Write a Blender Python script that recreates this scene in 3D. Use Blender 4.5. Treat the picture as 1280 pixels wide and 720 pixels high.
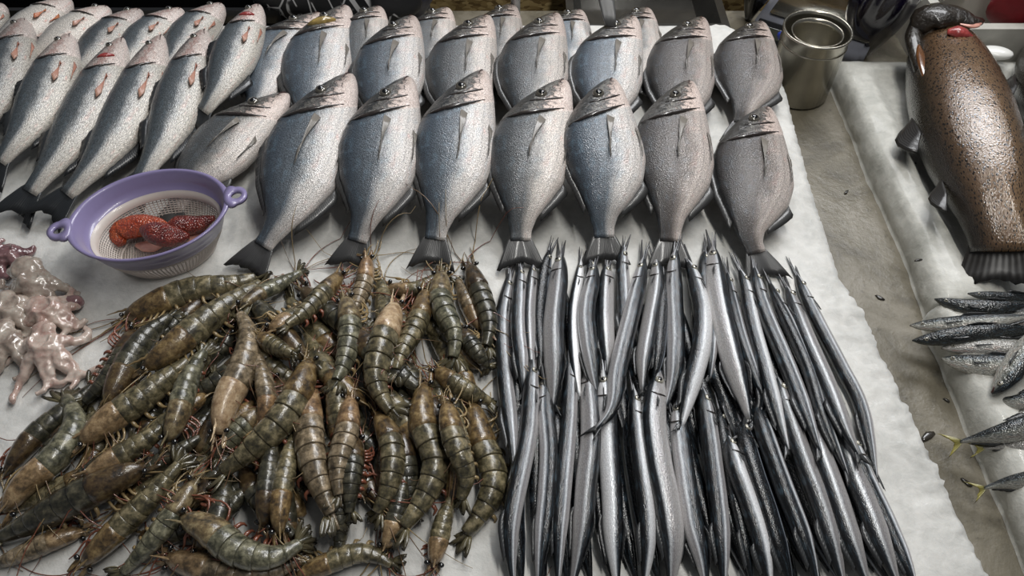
import bpy, bmesh, math, random
import numpy as np
from mathutils import Vector, Matrix, noise

random.seed(7)
rng = np.random.default_rng(7)
PI = math.pi
for o in list(bpy.data.objects):
    bpy.data.objects.remove(o)
scene = bpy.context.scene
COL = scene.collection

# ------------------------------------------------------------------ camera
ZS = 0.90            # height of the ice slab's top above the floor
H = 0.9456           # camera above the ice
PITCH = math.radians(52.0)
F = 931.0            # focal length in pixels of a 1280 px wide frame
cam_d = bpy.data.cameras.new('camera')
cam_d.sensor_width = 36.0
cam_d.lens = F / 1280 * 36.0
cam_d.clip_start = 0.02
cam = bpy.data.objects.new('camera', cam_d)
COL.objects.link(cam)
cam.location = (0, 0, ZS + H)
cam.rotation_euler = (PI / 2 - PITCH, 0, 0)
scene.camera = cam

# ------------------------------------------------------------------ light
world = bpy.data.worlds.new('market_hall_air')
scene.world = world
world.use_nodes = True
wb = world.node_tree.nodes['Background']
wb.inputs[0].default_value = (0.92, 0.95, 1.0, 1)
wb.inputs[1].default_value = 0.12

def area_light(name, loc, target, sx, sy, power, col):
    d = bpy.data.lights.new(name, 'AREA')
    d.shape = 'RECTANGLE'
    d.size, d.size_y = sx, sy
    d.energy = power
    d.color = col
    o = bpy.data.objects.new(name, d)
    COL.objects.link(o)
    o.location = loc
    o.rotation_euler = (Vector(target) - Vector(loc)).to_track_quat('-Z', 'Y').to_euler()
    return o

area_light('skylight', (0.9, 2.7, ZS + 2.3), (0.1, 0.8, ZS), 2.4, 0.7, 84, (0.97, 0.98, 1.0))
area_light('ceiling_tube_lamp', (0.55, 0.80, ZS + 2.0), (0.1, 0.75, ZS), 1.5, 0.09, 30, (1.0, 0.98, 0.94))

vs = scene.view_settings
scene.display_settings.display_device = 'sRGB'
vs.view_transform = 'Standard'
vs.look = 'None'
vs.gamma = 1.0
vs.use_curve_mapping = False
vs.exposure = -0.27

# ------------------------------------------------------------------ helpers
SP, CP = math.sin(PITCH), math.cos(PITCH)

def at(px, py, h=0.0):
    """World point seen at pixel (px, py) of the 1280x720 frame, h above the ice."""
    a, b = (px - 640) / F, (360 - py) / F
    dx, dy, dz = a, b * SP + CP, b * CP - SP
    t = (h - H) / dz
    return np.array((dx * t, dy * t, ZS + h))

def s2l(c):
    return tuple((x / 12.92 if x <= .04045 else ((x + .055) / 1.055) ** 2.4) for x in c)

def rgb(r, g, b):
    return s2l((r / 255, g / 255, b / 255)) + (1,)

def link(o, parent=None):
    COL.objects.link(o)
    if parent is not None:
        o.parent = parent
    return o

def tag(o, label, cat, group=None, kind=None):
    o['label'] = label
    o['category'] = cat
    if group:
        o['group'] = group
    if kind:
        o['kind'] = kind
    return o

def thing(name, loc, label, cat, group=None):
    o = bpy.data.objects.new(name, None)
    o.empty_display_size = 0.02
    COL.objects.link(o)
    o.location = loc
    return tag(o, label, cat, group)

def mesh_obj(name, verts, faces, mat, parent=None, uvs=None, smooth=True, loc=None):
    """verts in world space; stored relative to the parent's (or own) origin."""
    v = np.asarray(verts, dtype=float)
    if parent is not None:
        org = Vector((0, 0, 0))
        p = parent
        while p is not None:
            org += Vector(p.location)
            p = p.parent
        v = v - np.array(org)
    elif loc is not None:
        v = v - np.array(loc)
    me = bpy.data.meshes.new(name)
    me.from_pydata(v.tolist(), [], faces)
    if smooth:
        me.polygons.foreach_set('use_smooth', [True] * len(me.polygons))
    if uvs is not None:
        lay = me.uv_layers.new(name='UVMap')
        idx = np.zeros(len(me.loops), dtype=np.int32)
        me.loops.foreach_get('vertex_index', idx)
        lay.data.foreach_set('uv', np.asarray(uvs, dtype=np.float32)[idx].ravel())
    if mat is not None:
        me.materials.append(mat)
    o = bpy.data.objects.new(name, me)
    link(o, parent)
    if parent is None and loc is not None:
        o.location = loc
    return o

def grid_faces(n, m, closed, off=0):
    f = []
    mm = m if closed else m - 1
    for i in range(n - 1):
        for j in range(mm):
            a = off + i * m + j
            b = off + i * m + (j + 1) % m
            f.append((a, b, b + m, a + m))
    return f

def tube_pts(pts, rad, sides=5):
    """Verts and faces of a tube along pts with radii rad (closed ends)."""
    pts = np.asarray(pts, float)
    n = len(pts)
    rad = np.broadcast_to(np.asarray(rad, float), (n,))
    T = np.gradient(pts, axis=0)
    T /= np.linalg.norm(T, axis=1, keepdims=True) + 1e-12
    ref = np.array((0.31, 0.17, 0.93))
    V, Fc = [], []
    for i in range(n):
        a = np.cross(T[i], ref); a /= np.linalg.norm(a) + 1e-12
        b = np.cross(T[i], a)
        for k in range(sides):
            t = 2 * PI * k / sides
            V.append(pts[i] + rad[i] * (math.cos(t) * a + math.sin(t) * b))
    Fc = grid_faces(n, sides, True)
    Fc.append(tuple(range(sides))[::-1])
    Fc.append(tuple((n - 1) * sides + k for k in range(sides)))
    return V, Fc

def catmull(P, n):
    P = np.asarray(P, float)
    if len(P) == 2:
        P = np.array([P[0], (P[0] + P[1]) / 2, P[1]])
    Q = np.vstack([2 * P[0] - P[1], P, 2 * P[-1] - P[-2]])
    out = []
    for i in range(len(P) - 1):
        p0, p1, p2, p3 = Q[i:i + 4]
        for t in np.linspace(0, 1, 24, endpoint=False):
            out.append(.5 * ((2 * p1) + (-p0 + p2) * t + (2 * p0 - 5 * p1 + 4 * p2 - p3) * t * t + (-p0 + 3 * p1 - 3 * p2 + p3) * t ** 3))
    out.append(P[-1])
    out = np.array(out)
    d = np.r_[0, np.cumsum(np.linalg.norm(np.diff(out, axis=0), axis=1))]
    s = np.linspace(0, d[-1], n)
    return np.stack([np.interp(s, d, out[:, k]) for k in range(out.shape[1])], 1)

def box_vf(cx, cy, cz, sx, sy, sz):
    V = [(cx + a * sx / 2, cy + b * sy / 2, cz + c * sz / 2) for a in (-1, 1) for b in (-1, 1) for c in (-1, 1)]
    Fc = [(0, 1, 3, 2), (4, 6, 7, 5), (0, 4, 5, 1), (2, 3, 7, 6), (0, 2, 6, 4), (1, 5, 7, 3)]
    return V, Fc

def bm_obj(name, bm, mat, parent=None, smooth=False, loc=None, rotz=0):
    me = bpy.data.meshes.new(name)
    bm.to_mesh(me); bm.free()
    if smooth:
        me.polygons.foreach_set('use_smooth', [True] * len(me.polygons))
    me.materials.append(mat)
    o = bpy.data.objects.new(name, me)
    link(o, parent)
    if loc is not None:
        o.location = loc
    o.rotation_euler = (0, 0, rotz)
    return o

def bevel_box(sx, sy, sz, r, seg=2, cz=None):
    bm = bmesh.new()
    bmesh.ops.create_cube(bm, size=1)
    bmesh.ops.scale(bm, vec=(sx, sy, sz), verts=bm.verts)
    bmesh.ops.translate(bm, vec=(0, 0, sz / 2 if cz is None else cz), verts=bm.verts)
    bmesh.ops.bevel(bm, geom=bm.edges[:], offset=r, segments=seg, affect='EDGES')
    return bm

def ellipsoid(center, ax, ay, az, nu=10, nv=7):
    """Verts/faces of an ellipsoid with axis vectors ax, ay, az."""
    V = []
    for i in range(nv):
        ph = PI * i / (nv - 1)
        for j in range(nu):
            t = 2 * PI * j / nu
            V.append(np.asarray(center) + math.sin(ph) * (math.cos(t) * np.asarray(ax) + math.sin(t) * np.asarray(ay)) + math.cos(ph) * np.asarray(az))
    return V, grid_faces(nv, nu, True)

# ------------------------------------------------------------------ materials
class NT:
    def __init__(s, name):
        s.m = bpy.data.materials.new(name)
        s.m.use_nodes = True
        s.t = s.m.node_tree
        s.b = s.t.nodes['Principled BSDF']
    def n(s, kind, **kw):
        nd = s.t.nodes.new(kind)
        for k, v in kw.items():
            setattr(nd, k, v)
        return nd
    def l(s, a, b):
        s.t.links.new(a, b)
    def val(s, key, v):
        if key in s.b.inputs:
            s.b.inputs[key].default_value = v
    def setin(s, sock, v):
        if hasattr(v, 'node'):
            s.l(v, sock)
        else:
            sock.default_value = v
    def math(s, op, a, b=0.0, c=None):
        nd = s.n('ShaderNodeMath', operation=op)
        s.setin(nd.inputs[0], a); s.setin(nd.inputs[1], b)
        if c is not None:
            s.setin(nd.inputs[2], c)
        return nd.outputs[0]
    def smooth(s, x, lo, hi):
        nd = s.n('ShaderNodeMapRange', interpolation_type='SMOOTHSTEP')
        s.setin(nd.inputs[0], x); nd.inputs[1].default_value = lo; nd.inputs[2].default_value = hi
        return nd.outputs[0]
    def mix(s, f, a, b, blend='MIX'):
        nd = s.n('ShaderNodeMix', data_type='RGBA', blend_type=blend)
        s.setin(nd.inputs[0], f); s.setin(nd.inputs[6], a); s.setin(nd.inputs[7], b)
        return nd.outputs[2]
    def ramp(s, x, stops):
        nd = s.n('ShaderNodeValToRGB')
        r = nd.color_ramp
        while len(r.elements) < len(stops):
            r.elements.new(.5)
        for e, (p, c) in zip(r.elements, stops):
            e.position = p; e.color = c
        s.setin(nd.inputs[0], x)
        return nd.outputs[0]
    def noise(s, vec, scale, detail=3, rough=.55, dist=0.0):
        nd = s.n('ShaderNodeTexNoise')
        nd.inputs['Scale'].default_value = scale
        nd.inputs['Detail'].default_value = detail
        nd.inputs['Roughness'].default_value = rough
        nd.inputs['Distortion'].default_value = dist
        if vec is not None:
            s.l(vec, nd.inputs['Vector'])
        return nd.outputs['Fac']
    def voro(s, vec, scale, feature='F1', out='Distance'):
        nd = s.n('ShaderNodeTexVoronoi', feature=feature)
        nd.inputs['Scale'].default_value = scale
        if vec is not None:
            s.l(vec, nd.inputs['Vector'])
        return nd.outputs[out]
    def mapv(s, vec, scale=(1, 1, 1), loc=(0, 0, 0)):
        nd = s.n('ShaderNodeMapping')
        s.l(vec, nd.inputs[0])
        nd.inputs['Location'].default_value = loc
        nd.inputs['Scale'].default_value = scale
        return nd.outputs[0]
    def bump(s, h, strength=.3, dist=.002, prev=None):
        nd = s.n('ShaderNodeBump')
        nd.inputs['Strength'].default_value = strength
        nd.inputs['Distance'].default_value = dist
        s.l(h, nd.inputs['Height'])
        if prev is not None:
            s.l(prev, nd.inputs['Normal'])
        return nd.outputs[0]
    def uv(s):
        return s.n('ShaderNodeUVMap').outputs[0]
    def obj(s):
        return s.n('ShaderNodeTexCoord').outputs['Object']
    def geo(s):
        return s.n('ShaderNodeNewGeometry').outputs['Position']
    def rand(s):
        return s.n('ShaderNodeObjectInfo').outputs['Random']

def plain(name, col, rough=.5, metal=0.0, coat=0.0, bump=None, var=0.0, vscale=20, spec=None, trans=0.0):
    t = NT(name)
    t.val('Roughness', rough); t.val('Metallic', metal); t.val('Coat Weight', coat); t.val('Coat Roughness', .08)
    t.val('Transmission Weight', trans)
    p = t.geo()
    if var:
        f = t.noise(p, vscale, 4)
        dark = tuple(c * (1 - var) for c in col[:3]) + (1,)
        lite = tuple(min(1, c * (1 + var)) for c in col[:3]) + (1,)
        t.l(t.ramp(f, [(.3, dark), (.7, lite)]), t.b.inputs['Base Color'])
    else:
        t.val('Base Color', col)
    if bump:
        t.l(t.bump(t.noise(p, bump[0], 4), bump[1], bump[2]), t.b.inputs['Normal'])
    return t.m

def fish_mat(name, vstops, scu=80, scv=30, metal=.45, rough=.3, head=.2, gs=0.0, headcols=None, headmix=.8, scale_str=.35,
             irid=.15, lines=0, coat=.5, spots=None, pink=0.0, grain=.8, bumps=.42):
    """Skin by position on the body: u runs snout to tail, v belly (0) to back (1)."""
    t = NT(name)
    uv = t.uv()
    sx = t.n('ShaderNodeSeparateXYZ'); t.l(uv, sx.inputs[0])
    u, v = sx.outputs[0], sx.outputs[1]
    rnd = t.rand()
    n1 = t.noise(t.mapv(uv, (6, 3, 1)), 2.0, 4)
    vv = t.math('ADD', v, t.math('MULTIPLY', t.math('SUBTRACT', n1, .5), .16 if headcols else .07))
    col = t.ramp(vv, vstops)
    # scales: rows of little cells
    cell = t.voro(t.mapv(uv, (scu, scv, 1)), 1.0)
    cf = t.math('MULTIPLY', t.smooth(cell, .15, .7), scale_str)
    col = t.mix(cf, col, t.mix(.5, col, (.015, .018, .022, 1)))
    if lines:
        w = t.math('SINE', t.math('MULTIPLY', v, lines * 2 * PI))
        wf = t.math('MULTIPLY', t.smooth(w, .2, 1.0), .25)
        col = t.mix(wf, col, t.mix(.6, col, (.04, .04, .045, 1)))
    # fine silver grain, drawn out along the body
    gr = t.noise(t.mapv(uv, (scu * .5, scv * 1.5, 1)), 1.0, 3, .65)
    gv = t.math('ADD', 1.0 - .45 * grain, t.math('MULTIPLY', t.smooth(gr, .40, .64), grain))
    # iridescent blue/pink drift of the silver skin
    ir = t.noise(t.mapv(uv, (9, 5, 1), (3, 1, 0)), 2.5, 3)
    col = t.mix(t.math('MULTIPLY', t.smooth(ir, .5, .7), irid), col, (.32, .52, .68, 1))
    if pink:
        pk = t.noise(t.mapv(uv, (5, 4, 1), (7, 2, 0)), 2.2, 2)
        col = t.mix(t.math('MULTIPLY', t.math('MULTIPLY', t.smooth(pk, .55, .72), pink), t.smooth(v, .55, .2)), col, (.62, .22, .17, 1))
    hmask = None
    if headcols:
        dv = t.math('SUBTRACT', v, .5)
        edge = t.math('SUBTRACT', t.math('ADD', head, t.math('MULTIPLY', dv, gs * 2.4)), t.math('MULTIPLY', t.math('MULTIPLY', dv, dv), .10))
        d = t.math('SUBTRACT', u, edge)
        hmask = t.smooth(d, .006, -.006)
        hn = t.noise(t.mapv(uv, (22, 7, 1)), 2.0, 5, .62, 1.2)
        hc = t.ramp(t.math('ADD', t.math('MULTIPLY', v, .62), t.math('MULTIPLY', t.math('SUBTRACT', hn, .5), .75)), headcols) if False else t.ramp(t.math('ADD', t.math('MULTIPLY', v, .9), t.math('MULTIPLY', t.math('SUBTRACT', hn, .5), .55)), headcols)
        col = t.mix(t.math('MULTIPLY', hmask, headmix), col, hc)
    if spots:
        so = t.voro(t.mapv(uv, (spots[0], spots[1], 1)), 1.0)
        sn = t.noise(t.mapv(uv, (spots[0] * .7, spots[1] * .7, 1)), 1.0, 2)
        m = t.smooth(t.math('ADD', so, t.math('MULTIPLY', sn, .35)), .56, .44)
        col = t.mix(t.math('MULTIPLY', m, .95), col, (.004, .0035, .003, 1))
    br = t.math('MULTIPLY', gv, t.math('ADD', .84, t.math('MULTIPLY', rnd, .3)))
    hsv = t.n('ShaderNodeHueSaturation')
    t.l(col, hsv.inputs['Color']); t.l(br, hsv.inputs['Value'])
    t.l(hsv.outputs[0], t.b.inputs['Base Color'])
    t.val('Metallic', metal)
    rn = t.noise(t.mapv(uv, (40, 14, 1)), 2.0, 3)
    t.l(t.math('ADD', rough - .08, t.math('MULTIPLY', rn, .2)), t.b.inputs['Roughness'])
    t.val('Coat Weight', coat); t.val('Coat Roughness', .1)
    hgt = t.math('MULTIPLY', cell, -1)
    if hmask is not None:
        hgt = t.math('MULTIPLY', hgt, t.math('SUBTRACT', 1.0, hmask))
        hgt = t.math('ADD', hgt, t.math('MULTIPLY', t.math('MULTIPLY', hmask, hn), 4.0))
    b1 = t.bump(hgt, bumps, .0016)
    b2 = t.bump(t.noise(t.mapv(uv, (24, 9, 1)), 1.6, 3), .12, .002, b1)
    t.l(b2, t.b.inputs['Normal']); t.l(b2, t.b.inputs['Coat Normal'])
    return t.m

G = lambda v, b=0: (v, v, v + b, 1)
HEAD_B = [(.20, rgb(230, 214, 206)), (.36, rgb(204, 184, 174)), (.41, rgb(122, 108, 100)), (.46, rgb(28, 27, 26)), (.52, rgb(124, 120, 113)), (.57, rgb(22, 21, 21)), (.68, rgb(64, 63, 60)), (.95, rgb(12, 13, 14))]
M = {}
M['bream_silver'] = fish_mat('bream_skin_silver', [(.1, rgb(240, 232, 226)), (.36, rgb(226, 221, 217)), (.43, rgb(184, 185, 186)), (.50, rgb(112, 120, 128)), (.72, rgb(82, 93, 105)), (.95, rgb(30, 35, 42))],
                             260, 84, .15, .38, .285, .07, HEAD_B, .9, .45, .14, 12, pink=.3)
M['bream_grey'] = fish_mat('bream_skin_grey', [(.1, rgb(238, 228, 220)), (.36, rgb(218, 210, 203)), (.43, rgb(158, 155, 151)), (.51, rgb(102, 104, 105)), (.75, rgb(74, 78, 82)), (.95, rgb(28, 31, 35))],
                           260, 84, .15, .38, .285, .07, HEAD_B, .9, .45, .08, 12, pink=.25)
M['bream_brown'] = fish_mat('bream_skin_brownish', [(.08, rgb(224, 213, 206)), (.32, rgb(196, 185, 178)), (.41, rgb(136, 127, 121)), (.50, rgb(86, 79, 75)), (.75, rgb(62, 59, 58)), (.95, rgb(26, 26, 28))],
                            260, 84, .15, .38, .285, .07, HEAD_B, .9, .45, .05, 12, pink=.2)
HEAD_S = [(.2, rgb(222, 208, 202)), (.40, rgb(210, 192, 184)), (.48, rgb(172, 132, 122)), (.54, rgb(204, 190, 182)), (.62, rgb(110, 96, 90)), (.70, rgb(62, 58, 57)), (.95, rgb(34, 35, 37))]
M['bass'] = fish_mat('bass_skin', [(.2, rgb(216, 209, 198)), (.40, rgb(204, 200, 193)), (.46, rgb(170, 171, 170)), (.52, rgb(96, 102, 106)), (.75, rgb(62, 70, 75)), (.97, rgb(30, 35, 40))],
                     170, 70, .12, .36, .27, .05, HEAD_S, .75, .65, .06, 0, pink=.4)
M['bass_pale'] = fish_mat('bass_skin_pale', [(.2, rgb(222, 213, 203)), (.55, rgb(210, 204, 196)), (.72, rgb(150, 150, 148)), (.95, rgb(60, 64, 68))],
                          170, 70, .1, .36, .27, .05, HEAD_S, .6, .4, .05, 0, pink=.6)
NEED = [(.10, rgb(232, 231, 230)), (.32, rgb(196, 193, 193)), (.46, rgb(146, 143, 145)), (.54, rgb(232, 236, 240)), (.60, rgb(120, 124, 130)), (.65, rgb(30, 32, 36)), (.9, rgb(8, 8, 10))]
M['needle'] = fish_mat('needlefish_skin', NEED, 190, 30, .2, .3, .2, 0, None, 0, .25, .10, 0, grain=.35, bumps=.2)
M['needle_pale'] = fish_mat('needlefish_skin_pale', [(.1, rgb(244, 244, 243)), (.4, rgb(224, 223, 224)), (.58, rgb(242, 245, 248)), (.66, rgb(104, 108, 114)), (.71, rgb(24, 25, 28)), (.95, rgb(8, 8, 10))],
                            190, 30, .2, .28, .2, 0, None, 0, .2, .08, 0, grain=.3, bumps=.2)
M['needle_grey'] = fish_mat('needlefish_skin_grey', [(.1, rgb(204, 201, 199)), (.4, rgb(168, 165, 164)), (.56, rgb(142, 139, 140)), (.65, rgb(204, 207, 210)), (.71, rgb(36, 38, 42)), (.95, rgb(10, 10, 12))],
                            190, 30, .2, .32, .2, 0, None, 0, .25, .08, 0, grain=.35, bumps=.2)
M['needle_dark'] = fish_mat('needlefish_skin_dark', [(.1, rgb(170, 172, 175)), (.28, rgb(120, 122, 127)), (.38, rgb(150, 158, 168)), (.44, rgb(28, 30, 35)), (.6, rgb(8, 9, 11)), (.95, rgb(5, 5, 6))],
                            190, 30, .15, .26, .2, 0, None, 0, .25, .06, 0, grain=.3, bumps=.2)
M['mackerel'] = fish_mat('mackerel_skin', [(.15, rgb(190, 188, 180)), (.4, rgb(148, 146, 138)), (.55, rgb(100, 102, 96)), (.62, rgb(36, 39, 39)), (.9, rgb(16, 18, 19))],
                         80, 22, .2, .3, .2, 0, None, 0, .35, .12, 0, pink=.2)
M['mackerel_pale'] = fish_mat('mackerel_skin_pale', [(.15, rgb(196, 193, 187)), (.5, rgb(158, 155, 150)), (.75, rgb(112, 110, 102)), (.95, rgb(52, 52, 48))],
                              80, 22, .2, .32, .2, 0, None, 0, .3, .1, 0, pink=.5)
M['mackerel_dark'] = fish_mat('mackerel_skin_dark', [(.1, rgb(104, 104, 98)), (.35, rgb(44, 46, 44)), (.6, rgb(18, 20, 21)), (.95, rgb(9, 10, 11))],
                              80, 22, .2, .26, .2, 0, None, 0, .3, .1, 0)
M['trout'] = fish_mat('trout_skin', [(.05, rgb(18, 15, 11)), (.28, rgb(40, 32, 23)), (.44, rgb(94, 72, 51)), (.68, rgb(112, 87, 61)), (.95, rgb(64, 52, 36))],
                      190, 110, .1, .22, .2, 0, None, 0, .25, .0, 0, coat=1.0, spots=(84, 50), grain=.4, bumps=.3)

def fin_mat(name, base, edge, rays=26, rough=.35, alpha=None):
    t = NT(name)
    uv = t.uv()
    sx = t.n('ShaderNodeSeparateXYZ'); t.l(uv, sx.inputs[0])
    w = t.math('SINE', t.math('MULTIPLY', sx.outputs[0], rays * 2 * PI))
    c = t.ramp(sx.outputs[1], [(0, base), (1, edge)])
    c2 = t.mix(t.math('MULTIPLY', t.smooth(w, -.2, .9), .45), c, t.mix(.7, c, (.02, .02, .02, 1)))
    t.l(c2, t.b.inputs['Base Color'])
    t.val('Roughness', rough); t.val('Coat Weight', .4); t.val('Coat Roughness', .15)
    t.l(t.bump(w, .2, .0006), t.b.inputs['Normal'])
    return t.m

M['fin_dark'] = fin_mat('fin_dark_grey', rgb(88, 88, 88), rgb(44, 44, 44))
M['fin_grey'] = fin_mat('fin_grey', rgb(138, 132, 124), rgb(92, 88, 82), 12)
M['fin_black'] = fin_mat('fin_black', rgb(44, 48, 52), rgb(22, 24, 26), 20)
M['fin_red'] = fin_mat('fin_reddish', rgb(204, 140, 120), rgb(186, 142, 122), 8)
M['fin_orange'] = fin_mat('fin_orange', rgb(224, 150, 110), rgb(196, 118, 84), 10)
M['fin_needle'] = fin_mat('fin_smoky', rgb(70, 72, 74), rgb(32, 33, 34), 10)
M['fin_yellow'] = fin_mat('fin_yellow', rgb(120, 116, 70), rgb(158, 148, 74), 10)
M['fin_trout'] = fin_mat('fin_blackish_brown', rgb(30, 25, 20), rgb(15, 12, 10), 12, .42)
M['iris'] = plain('fish_iris', rgb(168, 164, 150), .15, .4, 1.0)
M['iris_dark'] = plain('fish_iris_dark', rgb(96, 92, 84), .15, .3, 1.0)
M['pupil'] = plain('fish_pupil', rgb(10, 11, 14), .06, 0, 1.0)
M['mouth'] = plain('mouth_dark_red', rgb(58, 30, 28), .3, 0, .5)
M['beak'] = plain('beak_horn', rgb(66, 66, 68), .3, .1, .5, var=.3, vscale=90)

def prawn_mat(name, base, dark, lite, head=False):
    t = NT(name)
    uv = t.uv()
    sx = t.n('ShaderNodeSeparateXYZ'); t.l(uv, sx.inputs[0])
    u, v = sx.outputs[0], sx.outputs[1]
    p = t.geo()
    n1 = t.noise(p, 85, 5, .65)
    n2 = t.noise(p, 320, 3, .6)
    c = t.ramp(n1, [(.36, dark), (.5, base), (.66, lite)])
    if not head:
        un = t.math('ADD', u, t.math('MULTIPLY', t.math('SUBTRACT', n1, .5), .35))
        band = t.smooth(un, .60, .90)
        c = t.mix(t.math('MULTIPLY', band, .72), c, tuple(x * .28 for x in dark[:3]) + (1,))
        lf = t.smooth(un, .12, .0)
        c = t.mix(t.math('MULTIPLY', lf, .35), c, lite)
    c = t.mix(t.math('MULTIPLY', t.smooth(n2, .52, .66), .3), c, tuple(x * .3 for x in dark[:3]) + (1,))
    # paler belly side
    c = t.mix(t.math('MULTIPLY', t.smooth(v, .42, .1), .45), c, lite)
    br = t.math('ADD', .86, t.math('MULTIPLY', t.rand(), .28))
    hsv = t.n('ShaderNodeHueSaturation')
    t.l(c, hsv.inputs['Color']); t.l(br, hsv.inputs['Value'])
    t.l(hsv.outputs[0], t.b.inputs['Base Color'])
    t.val('Roughness', .34); t.val('Coat Weight', .7); t.val('Coat Roughness', .06)
    t.val('Subsurface Weight', .12); t.val('Subsurface Radius', (.01, .008, .005)); t.val('Subsurface Scale', .4)
    b1 = t.bump(n2, .3, .0010)
    b2 = t.bump(n1, .35, .002, b1)
    t.l(b2, t.b.inputs['Normal']); t.l(b2, t.b.inputs['Coat Normal'])
    return t.m

PR = []
for nm, b, d, l in (('olive', (92, 85, 62), (46, 42, 30), (146, 134, 104)),
                    ('greygreen', (94, 92, 74), (48, 49, 38), (148, 144, 120)),
                    ('tan', (118, 104, 82), (66, 57, 43), (168, 150, 124)),
                    ('dark', (56, 54, 42), (26, 26, 21), (94, 89, 72))):
    PR.append((prawn_mat('prawn_shell_' + nm, rgb(*b), rgb(*d), rgb(*l)),
               prawn_mat('prawn_head_' + nm, rgb(min(255, b[0] + 14), b[1], b[2] - 8), rgb(d[0] + 6, d[1], d[2]), rgb(l[0] + 6, l[1] - 4, l[2] - 14), True)))
M['prawn_head_orange'] = prawn_mat('prawn_head_orange', rgb(126, 103, 74), rgb(78, 64, 45), rgb(166, 142, 108), True)
M['prawn_head_pink'] = prawn_mat('prawn_head_pale', rgb(176, 150, 118), rgb(134, 108, 80), rgb(206, 184, 152), True)
M['leg_red'] = plain('prawn_leg_red', rgb(118, 70, 52), .3, 0, .6, var=.35, vscale=60)
M['leg_yellow'] = plain('prawn_leg_yellowish', rgb(142, 122, 86), .3, 0, .6, var=.3, vscale=60)
M['antenna'] = plain('prawn_antenna_brown', rgb(116, 92, 68), .35, 0, .4, var=.35, vscale=50)
M['prawn_tail'] = fin_mat('prawn_tail_fan', rgb(112, 104, 76), rgb(48, 44, 36), 8, .22)
M['prawn_eye'] = plain('prawn_eye_black', rgb(14, 14, 15), .1, 0, 1.0)

def ice_mat(name, c0, c1, rough=.32, sss=.25, coat=.35):
    t = NT(name)
    p = t.geo()
    n1 = t.noise(p, 6, 5, .6)
    n2 = t.noise(p, 45, 5, .65, .4)
    n3 = t.noise(p, 220, 3, .6)
    f = t.math('ADD', t.math('MULTIPLY', n1, .6), t.math('MULTIPLY', n2, .4))
    c = t.ramp(f, [(.36, c0), (.62, c1)])
    t.l(c, t.b.inputs['Base Color'])
    t.l(t.math('ADD', rough - .12, t.math('MULTIPLY', n2, .3)), t.b.inputs['Roughness'])
    t.val('Subsurface Weight', sss); t.val('Subsurface Radius', (.03, .035, .04)); t.val('Subsurface Scale', .5)
    t.val('Coat Weight', coat); t.val('Coat Roughness', .1); t.val('IOR', 1.31)
    b1 = t.bump(n3, .18, .002)
    b2 = t.bump(n2, .30, .006, b1)
    t.l(b2, t.b.inputs['Normal'])
    return t.m

M['ice'] = ice_mat('frosted_ice', rgb(178, 178, 174), rgb(216, 215, 211), .5, .25, .08)
M['ice_side'] = ice_mat('clear_ice', rgb(160, 160, 153), rgb(204, 203, 196), .42, .25, .15)

# ------------------------------------------------------------------ setting
def concrete(name, a, b, c):
    t = NT(name)
    p = t.geo()
    n1 = t.noise(p, 9, 6, .65, .5); n2 = t.noise(p, 60, 5, .7); n3 = t.noise(p, 3.2, 4, .6)
    col = t.ramp(n1, [(.3, a), (.5, b), (.72, c)])
    col = t.mix(t.math('MULTIPLY', t.smooth(n2, .55, .75), .6), col, tuple(x * .45 for x in a[:3]) + (1,))
    t.l(col, t.b.inputs['Base Color'])
    t.l(t.math('ADD', .12, t.math('MULTIPLY', n3, .6)), t.b.inputs['Roughness'])
    b1 = t.bump(n2, .35, .004)
    t.l(t.bump(n1, .3, .01, b1), t.b.inputs['Normal'])
    return t.m

M['counter'] = concrete('wet_stained_counter', rgb(70, 65, 53), rgb(106, 100, 85), rgb(134, 128, 115))
M['floor'] = concrete('dark_floor', rgb(34, 32, 30), rgb(44, 42, 40), rgb(54, 52, 48))
M['rail'] = plain('cream_painted_board', rgb(150, 140, 118), .5, 0, 0, (60, .2, .003), .2, 30)
M['steel'] = plain('stainless_steel', rgb(176, 172, 160), .24, .95, 0, (40, .05, .002), .1, 25)
M['steel_dull'] = plain('dull_grey_steel', rgb(128, 130, 130), .45, .6, 0, (60, .15, .002), .2, 30)
CZ = ZS - 0.10        # counter surface

V, Fc = box_vf(0, 1.0, -0.02, 8, 8, 0.04)
o = mesh_obj('floor', V, Fc, M['floor'], smooth=False); o['kind'] = 'structure'
tag(o, 'dark market hall floor behind the counter', 'floor'); o['kind'] = 'structure'

counter = thing('market_counter', (0, .7, 0), 'wet stained grey-beige market counter under the ice slabs', 'counter')
V, Fc = box_vf(0.1, .72, CZ - .03, 3.0, 1.96, .06); mesh_obj('counter_top', V, Fc, M['counter'], counter, smooth=False)
V, Fc = box_vf(0.1, .72, (CZ - .06) / 2, 2.8, 1.76, CZ - .06); mesh_obj('base_cabinet', V, Fc, M['steel_dull'], counter, smooth=False)

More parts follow.
